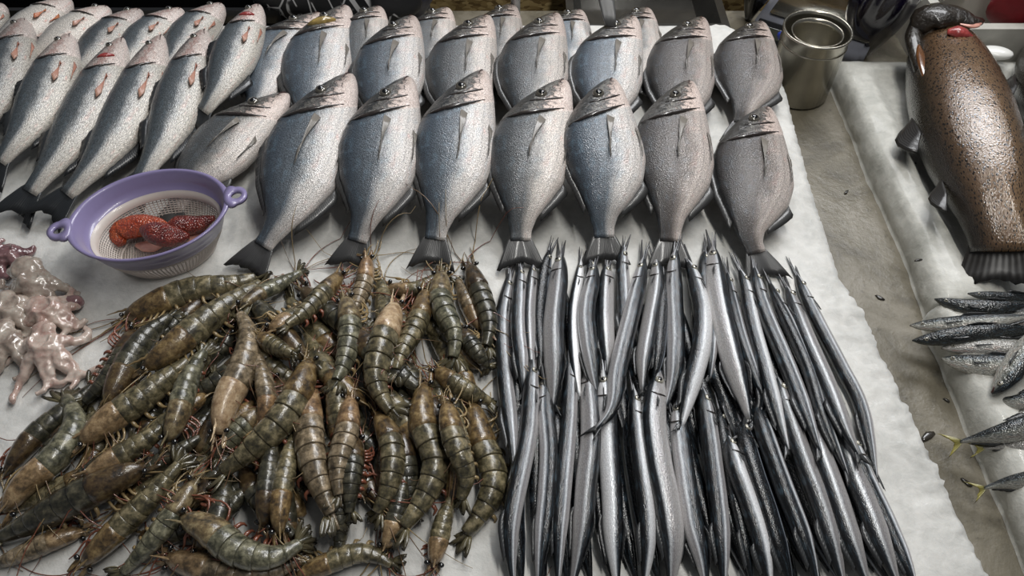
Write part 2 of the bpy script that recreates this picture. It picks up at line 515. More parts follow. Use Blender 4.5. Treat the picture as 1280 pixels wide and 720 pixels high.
# OSB board standing behind the counter
def osb_mat():
    t = NT('chipboard')
    p = t.geo()
    mp = t.mapv(p, (1, 1, 2.2))
    v = t.voro(mp, 60, out='Color')
    g = t.n('ShaderNodeRGBToBW'); t.l(v, g.inputs[0])
    c = t.ramp(g.outputs[0], [(.2, rgb(110, 88, 52)), (.5, rgb(152, 128, 82)), (.8, rgb(186, 162, 112))])
    t.l(c, t.b.inputs['Base Color']); t.val('Roughness', .7)
    t.l(t.bump(g.outputs[0], .4, .003), t.b.inputs['Normal'])
    return t.m
M['osb'] = osb_mat()
wall = thing('wall_back', (0.35, 1.84, 0), 'yellowish chipboard panel standing behind the counter', 'panel')
wall['kind'] = 'structure'
for x0, x1 in ((-0.22, .32), (.325, .865), (.87, 1.5)):
    V, Fc = box_vf((x0 + x1) / 2, 1.84, (ZS + .15) / 2, x1 - x0, .02, ZS + .15)
    mesh_obj('board', V, Fc, M['osb'], wall, smooth=False)

# ------------------------------------------------------------------ ice slabs
def slab(name, xl, xr_fn, y0, y1, ztop, zbot, nx, ny, mat, label, edge=.012, rough_edge=.0, bumps=.003, recess=None, xl_fn=None, drop_front=True):
    """Block of ice: a closed grid whose rim rolls off and crumbles."""
    P = np.zeros((ny, nx, 3))
    for j in range(ny):
        y = y0 + (y1 - y0) * j / (ny - 1)
        L = xl_fn(y) if xl_fn else xl
        R = xr_fn(y)
        for i in range(nx):
            t = i / (nx - 1)
            t = .5 - .5 * math.cos(PI * t) if False else t
            x = L + (R - L) * t
            dR, dL, dF, dB = R - x, x - L, y - y0, y1 - y
            z = ztop
            d = min(dR, dL, dF, dB)
            q = noise.noise(Vector((x * 14, y * 14, 3.1)))
            q2 = noise.noise(Vector((x * 45, y * 45, 7.7)))
            z += bumps * q + bumps * .45 * q2
            if d < edge * 2.2:
                k = max(0, 1 - d / (edge * 2.2))
                z -= edge * .55 * k * k
            if rough_edge and dR < .06:
                k = 1 - dR / .06
                z += rough_edge * k * (.55 * noise.noise(Vector((x * 60, y * 47, 1.0))) + .5 * noise.noise(Vector((x * 130, y * 130, 5.0))) + .3) * (.4 if y > .76 else 1)
            if recess:
                k = max(0, min(1, (d - recess[0]) / recess[1]))
                k = k * k * (3 - 2 * k)
                z -= recess[2] * k
            xx, yy = x, y
            if rough_edge and dR < .004:
                xx += (.4 if y > .76 else 1) * (.004 * noise.noise(Vector((3.3, y * 13, 2.0))) + .002 * noise.noise(Vector((3.3, y * 61, 2.0))) + .003 * noise.noise(Vector((3.3, y * 170, 5.0))))
            P[j, i] = (xx, yy, z)
    V = P.reshape(-1, 3).tolist()
    Fc = grid_faces(ny, nx, False)
    ring = [i for i in range(nx)] + [j * nx + nx - 1 for j in range(1, ny)] + [(ny - 1) * nx + i for i in range(nx - 2, -1, -1)] + [j * nx for j in range(ny - 2, 0, -1)]
    rows = 5
    cx, cy = P[..., 0].mean(), P[..., 1].mean()
    prev = ring
    for r in range(1, rows + 1):
        cur = []
        for a in ring:
            x, y, z = V[a]
            k = r / rows
            bul = edge * .5 * math.sin(min(1, k * 1.6) * PI / 2) + .003 * noise.noise(Vector((x * 30, y * 30, k * 3)))
            nx_, ny_ = (1 if x > cx else -1), (1 if y > cy else -1)
            dx = bul * nx_ if (abs(x - cx) > abs(P[..., 0].max() - cx) * .9 or a in ()) else 0
            V.append((x + dx, y, z + (zbot - z) * k))
            cur.append(len(V) - 1)
        n = len(ring)
        for q in range(n):
            Fc.append((prev[(q + 1) % n], prev[q], cur[q], cur[(q + 1) % n]))
        prev = cur
    Fc.append(tuple(prev))
    o = mesh_obj(name, V, Fc, mat, None, loc=(0, y0, zbot))
    tag(o, label, 'ice')
    return o

EDGE = [at(1300, 860), at(1237, 720), at(1160, 560), at(1098, 430), at(1066, 366), at(1050, 348), at(1044, 325), at(1012, 225), at(985, 120), at(971, 80), at(950, 50), at(905, 28)]
EY = [p[1] for p in EDGE]; EX = [p[0] for p in EDGE]
def main_right(y):
    return float(np.interp(y, EY, EX))
slab('ice_slab', -1.15, main_right, .05, 1.49, ZS, CZ, 170, 260, M['ice'], 'wide frosted ice slab carrying the breams, prawns and needlefish', .014, .014, .0022)
RZ = -.03   # top of the ice on the far side of the channel
def rl_up(y): return .725 + .012 * noise.noise(Vector((y * 6, 0, 0)))
def rl_lo(y): return .712 + .006 * noise.noise(Vector((y * 6, 4, 0)))
slab('ice_block', 0, lambda y: 1.35, .745, 1.405, ZS + RZ, CZ, 70, 80, M['ice_side'], 'thick ice block under the large spotted trout', .022, 0, .002, (.035, .03, .012), rl_up)
slab('ice_block', 0, lambda y: 1.35, .12, .738, ZS + RZ, CZ, 60, 60, M['ice_side'], 'ice block beneath the scattered mackerel, beside the wet channel', .022, 0, .003, (.05, .06, .012), rl_lo)

# ------------------------------------------------------------------ heap: what lies on what
RES = .005
HX0, HX1, HY0, HY1 = -1.3, 1.4, .0, 1.9
hm = np.full((int((HY1 - HY0) / RES), int((HX1 - HX0) / RES)), -.10)
for j in range(hm.shape[0]):
    y = HY0 + j * RES
    if .05 < y < 1.49:
        hm[j, int((-1.15 - HX0) / RES):int((main_right(y) - HX0) / RES)] = 0.0
    if .12 < y < 1.52:
        hm[j, int((.725 - HX0) / RES):] = RZ
        if True:
            hm[j, int((.78 - HX0) / RES):] = RZ - .011

def hsample(x, y):
    i = np.clip(((np.asarray(x) - HX0) / RES).astype(int), 0, hm.shape[1] - 1)
    j = np.clip(((np.asarray(y) - HY0) / RES).astype(int), 0, hm.shape[0] - 1)
    return hm[j, i]

def stamp(P, zb, hw, th):
    for p, z, w, t in zip(P, zb, hw, th):
        r = max(int(w / RES), 1)
        i0, j0 = int((p[0] - HX0) / RES), int((p[1] - HY0) / RES)
        for j in range(max(0, j0 - r), min(hm.shape[0], j0 + r + 1)):
            for i in range(max(0, i0 - r), min(hm.shape[1], i0 + r + 1)):
                q = ((i - i0) ** 2 + (j - j0) ** 2) / (r * r + .01)
                if q < 1:
                    hm[j, i] = max(hm[j, i], z + t + t * math.sqrt(1 - q) * .95)

class Path:
    def __init__(s, P):
        s.P = np.asarray(P, float)
        d = np.r_[0, np.cumsum(np.linalg.norm(np.diff(s.P, axis=0), axis=1))]
        s.L = d[-1]; s.d = d / d[-1]
        T = np.gradient(s.P, axis=0)
        s.T = T / np.linalg.norm(T, axis=1, keepdims=True)
        s.cache = {}
    def pos(s, q):
        qc = min(max(q, 0), 1)
        p = np.array([np.interp(qc, s.d, s.P[:, k]) for k in range(3)])
        t = s.tan(q)
        return p + t * (q - qc) * s.L
    def tan(s, q):
        t = np.array([np.interp(min(max(q, 0), 1), s.d, s.T[:, k]) for k in range(3)])
        return t / np.linalg.norm(t)
    def frame(s, q, roll):
        t = s.tan(q)
        up = np.array((0, 0, 1.0)); up -= t * up.dot(t); up /= np.linalg.norm(up)
        sd = np.cross(t, up)
        c, n = math.cos(roll), math.sin(roll)
        return t, c * up + n * sd, n * up - c * sd
    def pt(s, q, d, l, roll):
        k = (q, roll)
        if k not in s.cache:
            t, D, Lt = s.frame(q, roll)
            s.cache[k] = (s.pos(q), D, Lt)
        p, D, Lt = s.cache[k]
        return p + d * D + l * Lt

def drape(px, hw, th, stiff=0.0, n=25, lift=0.0, sink=.25, do_stamp=True, level=False):
    """Lay a body whose axis is seen along px on what is already there. hw/th: functions of s (half width on the ground, half thickness)."""
    Q = catmull(px, n)
    S = np.linspace(0, 1, n)
    hwv = np.array([hw(s) for s in S]); thv = np.array([th(s) for s in S])
    z = np.zeros(n)
    tm = thv.max()
    axv = np.array([tm * (1 - .04 * max(0, (.35 - s) / .35)) if s < .5 else tm + (max(thv[i], .25 * tm) - tm) * ((s - .5) / .5) ** 1.2 for i, s in enumerate(S)]) if level else thv
    for it in range(4):
        # the photograph shows the top of the body, its axis lies half a thickness lower
        P = np.array([at(a, b, zz + t + .9 * w) - np.array((0, 0, .9 * w)) for (a, b), zz, t, w in zip(Q, z, axv, thv)])
        P[:, 0] = (Q[:, 0] - 640) / F * (P[:, 1] * CP + (ZS + H - P[:, 2]) * SP)
        T = np.gradient(P[:, :2], axis=0); T /= np.linalg.norm(T, axis=1, keepdims=True) + 1e-9
        Nn = np.stack([-T[:, 1], T[:, 0]], 1)
        hs = np.stack([hsample(P[:, 0] + Nn[:, 0] * k * hwv, P[:, 1] + Nn[:, 1] * k * hwv) for k in (-.6, -.3, 0, .3, .6)], 1)
        h = np.sort(hs, 1)[:, 2:].mean(1)
        if stiff >= 1:
            f = np.polyval(np.polyfit(S, h, 1), S)
        else:
            sg = max(stiff, .05) * n
            k = np.exp(-.5 * ((np.arange(n)[:, None] - np.arange(n)[None]) / sg) ** 2)
            k /= k.sum(1, keepdims=True)
            f = k @ h
        r = h - f
        z = f + max(0, np.percentile(r, 85)) * (1 - sink) + lift
    if do_stamp:
        stamp(P, z, hwv, thv)
    return Path(P), z

def prof(S, A):
    return lambda s: float(np.interp(s, S, A))

# ------------------------------------------------------------------ fish
def sheet(path, roll, grid, name, mat, parent, th=.0006):
    """Thin fin from a grid of (s, d, l) points: two skins and closed rim. grid[i][j]: i across the rays, j root to tip."""
    n, m = len(grid), len(grid[0])
    A = np.array([[path.pt(*g, roll) for g in row] for row in grid])
    dU = np.gradient(A, axis=0) if n > 1 else A * 0
    dV = np.gradient(A, axis=1)
    N = np.cross(dU, dV); N /= np.linalg.norm(N, axis=2, keepdims=True) + 1e-12
    rid = np.array([[(.0004 if i % 2 else -.0004) for _ in range(m)] for i in range(n)])[..., None]
    up, dn = A + N * (th + rid), A - N * (th - rid)
    V = np.vstack([up.reshape(-1, 3), dn.reshape(-1, 3)])
    Fc = grid_faces(n, m, False) + [f[::-1] for f in grid_faces(n, m, False, n * m)]
    ring = [j for j in range(m)] + [i * m + m - 1 for i in range(1, n)] + [(n - 1) * m + j for j in range(m - 2, -1, -1)] + [i * m for i in range(n - 2, 0, -1)]
    k = n * m
    for q in range(len(ring)):
        a, b = ring[q], ring[(q + 1) % len(ring)]
        Fc.append((b, a, a + k, b + k))
    uv = [(i / (n - 1), j / (m - 1)) for i in range(n) for j in range(m)] * 2
    return mesh_obj(name, V, Fc, mat, parent, uv)

class Fish:
    def __init__(s, path, roll, shape, R, send, mat, parent, n=54, m=24, gill=None, pw=1.0, gslope=0.0):
        s.path, s.roll, s.R, s.send, s.parent = path, roll, R, send, parent
        S, D, Vv, W = shape
        s.D, s.V, s.W = prof(S, D), prof(S, Vv), prof(S, W)
        st = np.r_[np.linspace(0, .22, n // 3, endpoint=False), np.linspace(.22, send, n - n // 3)]
        verts, uv = [], []
        for q in st:
            D_, V_, W_ = s.D(q), s.V(q), s.W(q)
            c, h = (D_ - V_) / 2, (D_ + V_) / 2
            for k in range(m):
                th = 2 * PI * k / m
                co, si = math.cos(th), math.sin(th)
                d = c + h * math.copysign(abs(co) ** pw, co)
                w = W_ * math.copysign(abs(si) ** pw, si)
                if gill:
                    sg = gill + gslope * co - .03 * co * co
                    e = sg - q
                    if e >= 0:
                        w *= 1 + .12 * math.exp(-e / .03)
                    else:
                        w *= 1 - .05 * math.exp(e / .02)
                verts.append(path.pt(q, d * R, w * R, roll))
                a = th if th <= PI else 2 * PI - th
                uv.append((q, 1 - a / PI))
        Fc = grid_faces(len(st), m, True)
        Fc.append(tuple(range(m))[::-1]); Fc.append(tuple((len(st) - 1) * m + k for k in range(m)))
        s.body = mesh_obj('body', verts, Fc, mat, parent, uv)
    def surf(s, q, f, side=1, lift=0.0):
        D_, V_, W_ = s.D(q), s.V(q), s.W(q)
        c, h = (D_ - V_) / 2, (D_ + V_) / 2
        return (q, (c + h * f) * s.R, side * (W_ * math.sqrt(max(0, 1 - f * f)) * s.R + lift))
    def eye(s, q, f, r, sides=(1,), iris='iris', pup=.55):
        for sd in sides:
            c = s.path.pt(*s.surf(q, f, sd, r * .05), s.roll)
            t, D, Lt = s.path.frame(q, s.roll)
            V, Fc = ellipsoid(c, t * r, D * r, Lt * sd * r * .55, 14, 9)
            e = mesh_obj('eye', V, Fc, M[iris], s.parent)
            V, Fc = ellipsoid(c + Lt * sd * r * .32, t * r * pup, D * r * pup, Lt * sd * r * .32, 12, 7)
            mesh_obj('pupil', V, Fc, M['pupil'], e)
    def tail(s, s0, hf, fork, mat, n=15, base=.8, sweep=0.0):
        g = []
        D_, V_ = s.D(s.send), s.V(s.send)
        for i in range(n):
            k = 2 * i / (n - 1) - 1
            row = []
            st = 1 - fork * (1 - abs(k) ** 1.3) + random.uniform(-.006, .006)
            for j in range(5):
                t = j / 4
                q = s0 + (st - s0) * t
                d0 = k * (D_ if k > 0 else V_) * base * s.R
                d = d0 + (k * hf * s.R - d0) * t ** .85
                row.append((q, d, .002 * math.sin(k * 5) * t + sweep * t * t))
            g.append(row)
        sheet(s.path, s.roll, g, 'tail_fin', mat, s.parent, .0008)
    def median_fin(s, name, a, b, hgt, mat, dorsal=True, n=17, lean=.03):
        g = []
        for i in range(n):
            q = a + (b - a) * i / (n - 1)
            e = math.sin(PI * min(1, (i + .8) / (n * .55))) if i < n * .275 else 1 - .75 * ((i / (n - 1)) - .27) / .73
            e = max(.12, e)
            base = (s.D(q) if dorsal else -s.V(q)) * s.R * .97
            sg = 1 if dorsal else -1
            g.append([(q + lean * t, base + sg * hgt * e * t, -.004 * t) for t in (0, .5, 1)])
        sheet(s.path, s.roll, g, name, mat, s.parent)
    def side_fin(s, name, q0, f0, f1, ln, fan, mat, side=1, n=9, lift=.004, ang=0.0):
        """Paired fin lying back along the flank: root at (q0, f0..f1), length ln in s."""
        g = []
        for i in range(n):
            k = i / (n - 1)
            row = []
            for j in range(6):
                t = j / 5
                f = f0 + (f1 - f0) * k
                l2 = ln * (1 - .5 * abs(k - .35))
                q = q0 + l2 * t + .02 * k
                fd = f + (fan * (k - .5) + ang) * t
                fd = max(-.97, min(.97, fd))
                sq = s.surf(min(q, s.send), fd, side, lift * (.4 + t) + .0015)
                row.append((q, sq[1], sq[2]))
            g.append(row)
        return sheet(s.path, s.roll, g, name, mat, s.parent)
    def mouth(s, ln, f, mat='mouth', r=.0016):
        P = [s.path.pt(*s.surf(.004 + ln * t, f - .25 * t, 1, 0.0003), s.roll) for t in np.linspace(0, 1, 7)]
        V, Fc = tube_pts(P, [r * (1 - .6 * t) for t in np.linspace(0, 1, 7)], 5)
        mesh_obj('mouth', V, Fc, M[mat], s.parent)

BREAM = ([0, .02, .05, .10, .165, .23, .29, .35, .42, .50, .60, .69, .77, .83, .87],
         [-.50, -.32, -.14, .12, .42, .66, .84, .94, 1.0, .97, .83, .58, .34, .26, .25],
         [.64, .71, .77, .83, .88, .92, .95, .97, 1.0, 1.0, .88, .62, .36, .26, .25],
         [.06, .16, .24, .32, .39, .44, .47, .49, .49, .46, .38, .26, .15, .10, .07])
BASS = ([0, .03, .09, .17, .25, .33, .42, .52, .62, .72, .80, .87],
        [-.05, .16, .40, .64, .83, .95, 1, .95, .8, .58, .4, .33],
        [.2, .38, .56, .72, .84, .92, .97, .95, .8, .55, .38, .33],
        [.08, .26, .44, .58, .67, .7, .7, .64, .52, .36, .22, .1])
NEEDLE = ([0, .05, .085, .10, .12, .145, .18, .23, .30, .6, .76, .85, .92, .95],
          [.04, .09, .17, .30, .46, .60, .74, .88, .98, 1, .92, .66, .36, .26],
          [.02, .05, .12, .28, .46, .62, .78, .90, .98, 1, .92, .66, .36, .26],
          [.03, .08, .16, .28, .42, .54, .66, .74, .80, .80, .72, .5, .26, .14])
MACK = ([0, .04, .1, .2, .35, .5, .65, .78, .87],
        [.02, .36, .62, .88, 1, .9, .6, .28, .13],
        [.06, .38, .62, .88, 1, .9, .6, .28, .13],
        [.05, .28, .46, .62, .7, .64, .42, .2, .09])

def start(name, path, z, label, cat, group):
    c = path.pos(.5)
    return thing(name, (c[0], c[1], ZS + float(min(z))), label, cat, group)

def bream(px, hd, mat, label, roll=86, lift=0, pf=0.0, group=None):
    R = hd
    th = prof(BREAM[0] + [1], [w * R for w in BREAM[3]] + [.002])
    hw = prof(BREAM[0] + [1], [(a + b) / 2 * R for a, b in zip(BREAM[1], BREAM[2])] + [.03])
    path, z = drape(px, hw, th, 1.0, lift=lift, sink=.08, level=True)
    t = start('sea_bream', path, z, label, 'fish', group)
    f = Fish(path, math.radians(roll), BREAM, R, .87, M[mat], t, 68, 30, .285, 1.0, .07)
    f.eye(.165, .30, .0105, (1,), 'iris_dark', .62)
    f.tail(.84, .58, .035, M['fin_dark'], 17)
    f.median_fin('dorsal_fin', .30, .74, .012, M['fin_dark'], True)
    f.median_fin('anal_fin', .58, .75, .014, M['fin_dark'], False, 11)
    f.side_fin('pectoral_fin', .315, -.05, -.25, .23 + pf, .24, M['fin_grey'], 1, 9, .004, random.uniform(-.02, .2))
    f.side_fin('pelvic_fin', .36, -.80, -.90, .15, .12, M['fin_grey'], 1, 7, .003)
    f.mouth(.06, .15)
    # inner ridge of the cheek and the black blotch over the gill
    P = [path.pt(*f.surf(.205 + .05 * co - .04 * co * co, co, 1, .0004), math.radians(roll)) for co in np.linspace(.5, -.55, 9)]
    V, Fc = tube_pts(P, [.0020 * math.sin(PI * (k + .6) / 9.4) + .0003 for k in range(9)], 6)
    mesh_obj('cheek_ridge', V, Fc, M['gill_edge'], t)
    # ridged edge of the gill cover
    P = [path.pt(*f.surf(.285 + .07 * co - .03 * co * co, co, 1, .0008), math.radians(roll)) for co in np.linspace(.93, -.7, 12)]
    V, Fc = tube_pts(P, [.0052 * math.sin(PI * (k + .8) / 12.6) ** 2 * (1 - .06 * k) + .0005 for k in range(12)], 6)
    mesh_obj('gill_cover_edge', V, Fc, M['gill_edge'], t)
    return f

M['gill_red'] = plain('gill_red', rgb(150, 58, 56), .25, 0, .9, (200, .6, .002), .4, 90)
M['gill_yellow'] = plain('gill_yellowish', rgb(150, 128, 74), .25, 0, .8, (120, .5, .002), .45, 70)
M['gill_edge'] = plain('gill_cover_edge', rgb(52, 46, 44), .25, 0, .7, var=.4, vscale=80)
HD = .070
G3 = 'sea breams in the rearmost row'
rows3 = [((455, 8), (452, 60), (450, 120)), ((540, 9), (535, 60), (530, 120)), ((622, 4), (620, 55), (615, 120)), ((706, 11), (708, 60), (705, 120)), ((790, 8), (795, 55), (798, 120))]
l3 = ['bream head peeking out of the rear row, next to the patterned black bag', 'pale bream head peeking out of the rear row, second from the patterned bag',
      'dark bream head peeking out beside the steel post', 'pinkish bream head peeking out of the rear row before the dark tray', 'small pale bream head peeking out of the rear row, farthest from the bag']
for p, l in zip(rows3, l3):
    bream(p, .060, random.choice(['bream_silver', 'bream_grey']), l, 84, 0, 0, G3)
ORD = ['first', 'second', 'third', 'fourth', 'fifth', 'sixth', 'seventh', 'eighth', 'ninth', 'tenth', 'eleventh', 'twelfth', 'thirteenth', 'fourteenth', 'fifteenth', 'sixteenth', 'seventeenth', 'eighteenth', 'nineteenth', 'twentieth', 'twenty-first', 'twenty-second', 'twenty-third', 'twenty-fourth', 'twenty-fifth']
row2 = [((378, 14), (340, 62), (322, 115), (312, 170)), ((410, 6), (396, 65), (388, 130), (380, 200)), ((492, 19), (486, 80), (480, 140), (470, 205)), ((586, 17), (576, 75), (572, 140), (562, 205)),
        ((672, 14), (666, 75), (662, 140), (656, 205)), ((768, 17), (758, 80), (756, 140), (750, 205)), ((855, 18), (850, 75), (848, 140), (846, 205)), ((928, 24), (935, 75), (930, 125), (926, 180))]
m2 = ['bream_silver', 'bream_silver', 'bream_silver', 'bream_grey', 'bream_grey', 'bream_silver', 'bream_brown', 'bream_brown']
r2l = ['half-hidden bream at the sea bass end of the second row', 'silver bream with yellowish open gill, second in the second row from the bass'] + \
      ['sea bream in the second row, %s from the sea bass' % ORD[k] for k in (2, 3, 4)] + ['bream with a fin raised over its head in the second row', 'brownish bream in the second row, second from the steel pot', 'brownish bream nearest the steel pot in the second row']
for k, (p, m_, l) in enumerate(zip(row2, m2, r2l)):
    f_ = bream(p, HD, m_, l, 85, 0, 0, 'sea breams in the second row')
    if k == 1:      # gill standing open
        P = [f_.path.pt(*f_.surf(.22 + .05 * co, co, 1, .001), f_.roll) for co in np.linspace(.6, -.3, 9)]
        V, Fc = tube_pts(P, [.009 * math.sin(PI * (q + .6) / 9.4) + .001 for q in range(9)], 8)
        mesh_obj('open_gill', V, Fc, M['gill_yellow'], f_.parent)
    if k == 5:      # fin standing up over the head
        g = [[(.20 - .24 * u, (.10 + .55 * u) * HD + e * .016 * math.sin(PI * (.22 + .6 * u)), .028 + .055 * u) for u in np.linspace(0, 1, 6)] for e in np.linspace(-1, 1, 7)]
        sheet(f_.path, f_.roll, g, 'raised_fin', M['fin_dark'], f_.parent, .0012)
row1 = [((336, 112), (288, 160), (240, 215), (205, 290)), ((410, 90), (378, 190), (348, 270), (303, 345)), ((484, 95), (472, 190), (453, 275), (434, 338)), ((577, 86), (566, 185), (548, 270), (538, 338)),
        ((678, 96), (661, 185), (651, 275), (652, 338)), ((738, 97), (757, 190), (754, 265), (758, 332)), ((836, 98), (842, 190), (838, 265), (838, 340)), ((932, 130), (941, 205), (938, 285), (962, 352))]
m1 = ['bream_grey', 'bream_silver', 'bream_silver', 'bream_silver', 'bream_grey', 'bream_silver', 'bream_brown', 'bream_brown']
r1l = ['grey bream slanting behind the purple colander', 'large silver bream with a spread pale fin beside the colander', 'silver bream in the front row, second from the colander, tail over the prawns',
       'silver-blue bream in the front row with a dark fin slanting across its flank', 'greyish bream in the front row, tail just above the first needlefish', 'silver bream in the front row, third from the bare ice edge',
       'brownish bream in the front row, second from the bare ice edge', 'brownish bream at the end of the front row by the bare ice edge']
for k, (p, m_, l) in enumerate(zip(row1, m1, r1l)):
    bream(p, .064 if k == 0 else (.074 if k == 1 else HD), m_, l, 86, 0, .02 if k in (1, 3) else 0, 'sea breams in the front row')

def bass(px, hd, mat, label, roll=80, lift=0, group=None, fin='fin_red', red=False):
    R = hd
    th = prof(BASS[0] + [1], [w * R for w in BASS[3]] + [.002])
    hw = prof(BASS[0] + [1], [(a + b) / 2 * R for a, b in zip(BASS[1], BASS[2])] + [.03])
    path, z = drape(px, hw, th, .5, lift=lift, sink=.08, level=True)
    t = start('sea_bass', path, z, label, 'fish', group)
    f = Fish(path, math.radians(roll), BASS, R, .87, M[mat], t, 56, 24, .27, 1.0, .05)
    f.eye(.11, .36, .007, (1,), 'iris_dark')
    f.tail(.83, .85, .05, M['fin_black'], 15)
    f.median_fin('dorsal_fin', .32, .5, .016, M['fin_black'], True, 13)
    f.median_fin('second_dorsal_fin', .55, .72, .014, M['fin_black'], True, 11)
    f.median_fin('anal_fin', .58, .74, .016, M['fin_black'], False, 11)
    f.side_fin('pectoral_fin', .31, -.36, -.46, .14, .34, M[fin], 1, 9, .004)
    f.side_fin('pelvic_fin', .27, -.82, -.92, .12, .1, M[fin], 1, 7, .003)
    f.mouth(.07, -.1)
    if red:
        P = [path.pt(*f.surf(.20 + .03 * co, co, 1, .0006), math.radians(roll)) for co in np.linspace(.45, -.35, 9)]
        V, Fc = tube_pts(P, [.0048 * math.sin(PI * (k + .6) / 9.4) + .0005 for k in range(9)], 6)
        mesh_obj('gill_slit', V, Fc, M['gill_red'], t)
    P = [path.pt(*f.surf(.27 + .05 * co - .03 * co * co, co, 1, .0005), math.radians(roll)) for co in np.linspace(.9, -.5, 12)]
    V, Fc = tube_pts(P, [.0020 * math.sin(PI * (k + .6) / 12.4) + .0003 for k in range(12)], 6)
    mesh_obj('gill_cover_edge', V, Fc, M['gill_edge'], t)
    return f

back = [((84, -2), (45, 17), (5, 45), (-40, 85)), ((132, 8), (95, 25), (55, 55), (20, 95)), ((172, 11), (135, 35), (100, 75), (70, 120)), ((224, 10), (185, 33), (155, 75), (130, 120)),
        ((274, 4), (240, 28), (212, 70), (190, 115)), ((320, 5), (296, 50), (268, 110), (235, 165))]
bl = ['pale bass with an orange fin in the rear row', 'pale bass in the rear row, second from the frame edge', 'dark-backed bass in the rear row, third from the frame edge', 'bass in the rear row, fourth from the frame edge',
      'slim bass in the rear row, second from the breams', 'rear row bass with a bloody red gill, beside the breams']
for k, (p, l) in enumerate(zip(back, bl)):
    bass(p, .045, 'bass_pale' if k < 2 else 'bass', l, 80, 0, 'sea bass in the rear row', 'fin_orange' if k == 0 else 'fin_red', k == 5)
front = [((28, 22), (12, 70), (-15, 130), (-60, 200)), ((84, 42), (62, 95), (25, 160), (-25, 232)), ((150, 46), (118, 110), (72, 185), (8, 278)), ((198, 43), (168, 115), (118, 195), (48, 280)), ((252, 36), (228, 105), (196, 180), (150, 262))]
fl = ['bass cut off by the frame edge in the front row', 'bass in the front row with a wrinkled pale head, second from the frame edge', 'bass in the front row with a red gill slit, third from the frame edge',
      'bass with its dark tail lying nearest the colander handle', 'bass in the front row whose tail hides behind the colander']
for k, (p, l) in enumerate(zip(front, fl)):
    bass(p, .048, 'bass', l, 78, 0, 'sea bass in the front row', red=(k == 2))
bass(((0, 5), (-15, 20), (-45, 50)), .035, 'bass', 'dark reddish fish head at the far corner beside the pale bass', 80)

# ------------------------------------------------------------------ needlefish
def needle(px, *a, **k):
    st = random.getstate()
    random.seed(int(px[0][0] * 131 + px[0][1] * 17))
    r = make_needle(px, *a, **k)
    random.setstate(st)
    return r

def make_needle(px, wpx, mat, label, roll, group, lift=0.0, detail=True, sink=.2, build=True):
    mid = px[len(px) // 2]
    dep = (at(*mid)[1]) * CP + H * SP
    R = wpx * dep / F / 2
    th = prof(NEEDLE[0] + [1], [w * R * 1.05 for w in NEEDLE[3]] + [.001])
    hw = prof(NEEDLE[0] + [1], [a * R * .9 for a in NEEDLE[1]] + [.008])
    path, z = drape(px, hw, th, .12, n=31, lift=lift, sink=sink)
    if not build:
        return None
    t = start('needlefish', path, z, label, 'fish', group)
    rr = math.radians(roll)
    f = Fish(path, rr, NEEDLE, R, .95, M[mat], t, 46, 16)
    if detail:
        sd = 1 if math.sin(rr) >= 0 else -1
        f.eye(.155, .06, R * .36, (sd,), 'iris', .62)
        P = [path.pt(*f.surf(.235 - .02 * co * co, co, sd, .0004), rr) for co in np.linspace(.6, -.8, 8)]
        V, Fc = tube_pts(P, [.0011 * math.sin(PI * (k + .6) / 8.4) + .0002 for k in range(8)], 5)
        mesh_obj('gill_cover_edge', V, Fc, M['gill_edge'], t)
        P = [path.pt(q, -.006 * (1 - q / .12) * 1.0 - R * .16, 0, rr) for q in np.linspace(-.02, .13, 6)]
        V, Fc = tube_pts(P, [R * (.06 + .24 * k / 5) for k in range(6)], 6)
        mesh_obj('lower_jaw', V, Fc, M['beak'], t)
        P = [path.pt(q, R * .10 + .004 * (1 - q / .12), 0, rr) for q in np.linspace(-.004, .12, 6)]
        V, Fc = tube_pts(P, [R * (.04 + .2 * k / 5) for k in range(6)], 6)
        mesh_obj('upper_jaw', V, Fc, M['beak'], t)
        f.side_fin('pectoral_fin', .25, .12, -.12, .05, .2, M['fin_needle'], sd, 5, .002)
    f.parent = t
    f.tail(.93, .95, .035, M['fin_needle'], 9)
    f.median_fin('dorsal_fin', .72, .86, R * .35, M['fin_needle'], True, 7, .02)
    f.median_fin('anal_fin', .70, .86, R * .35, M['fin_needle'], False, 7, .02)
    return f

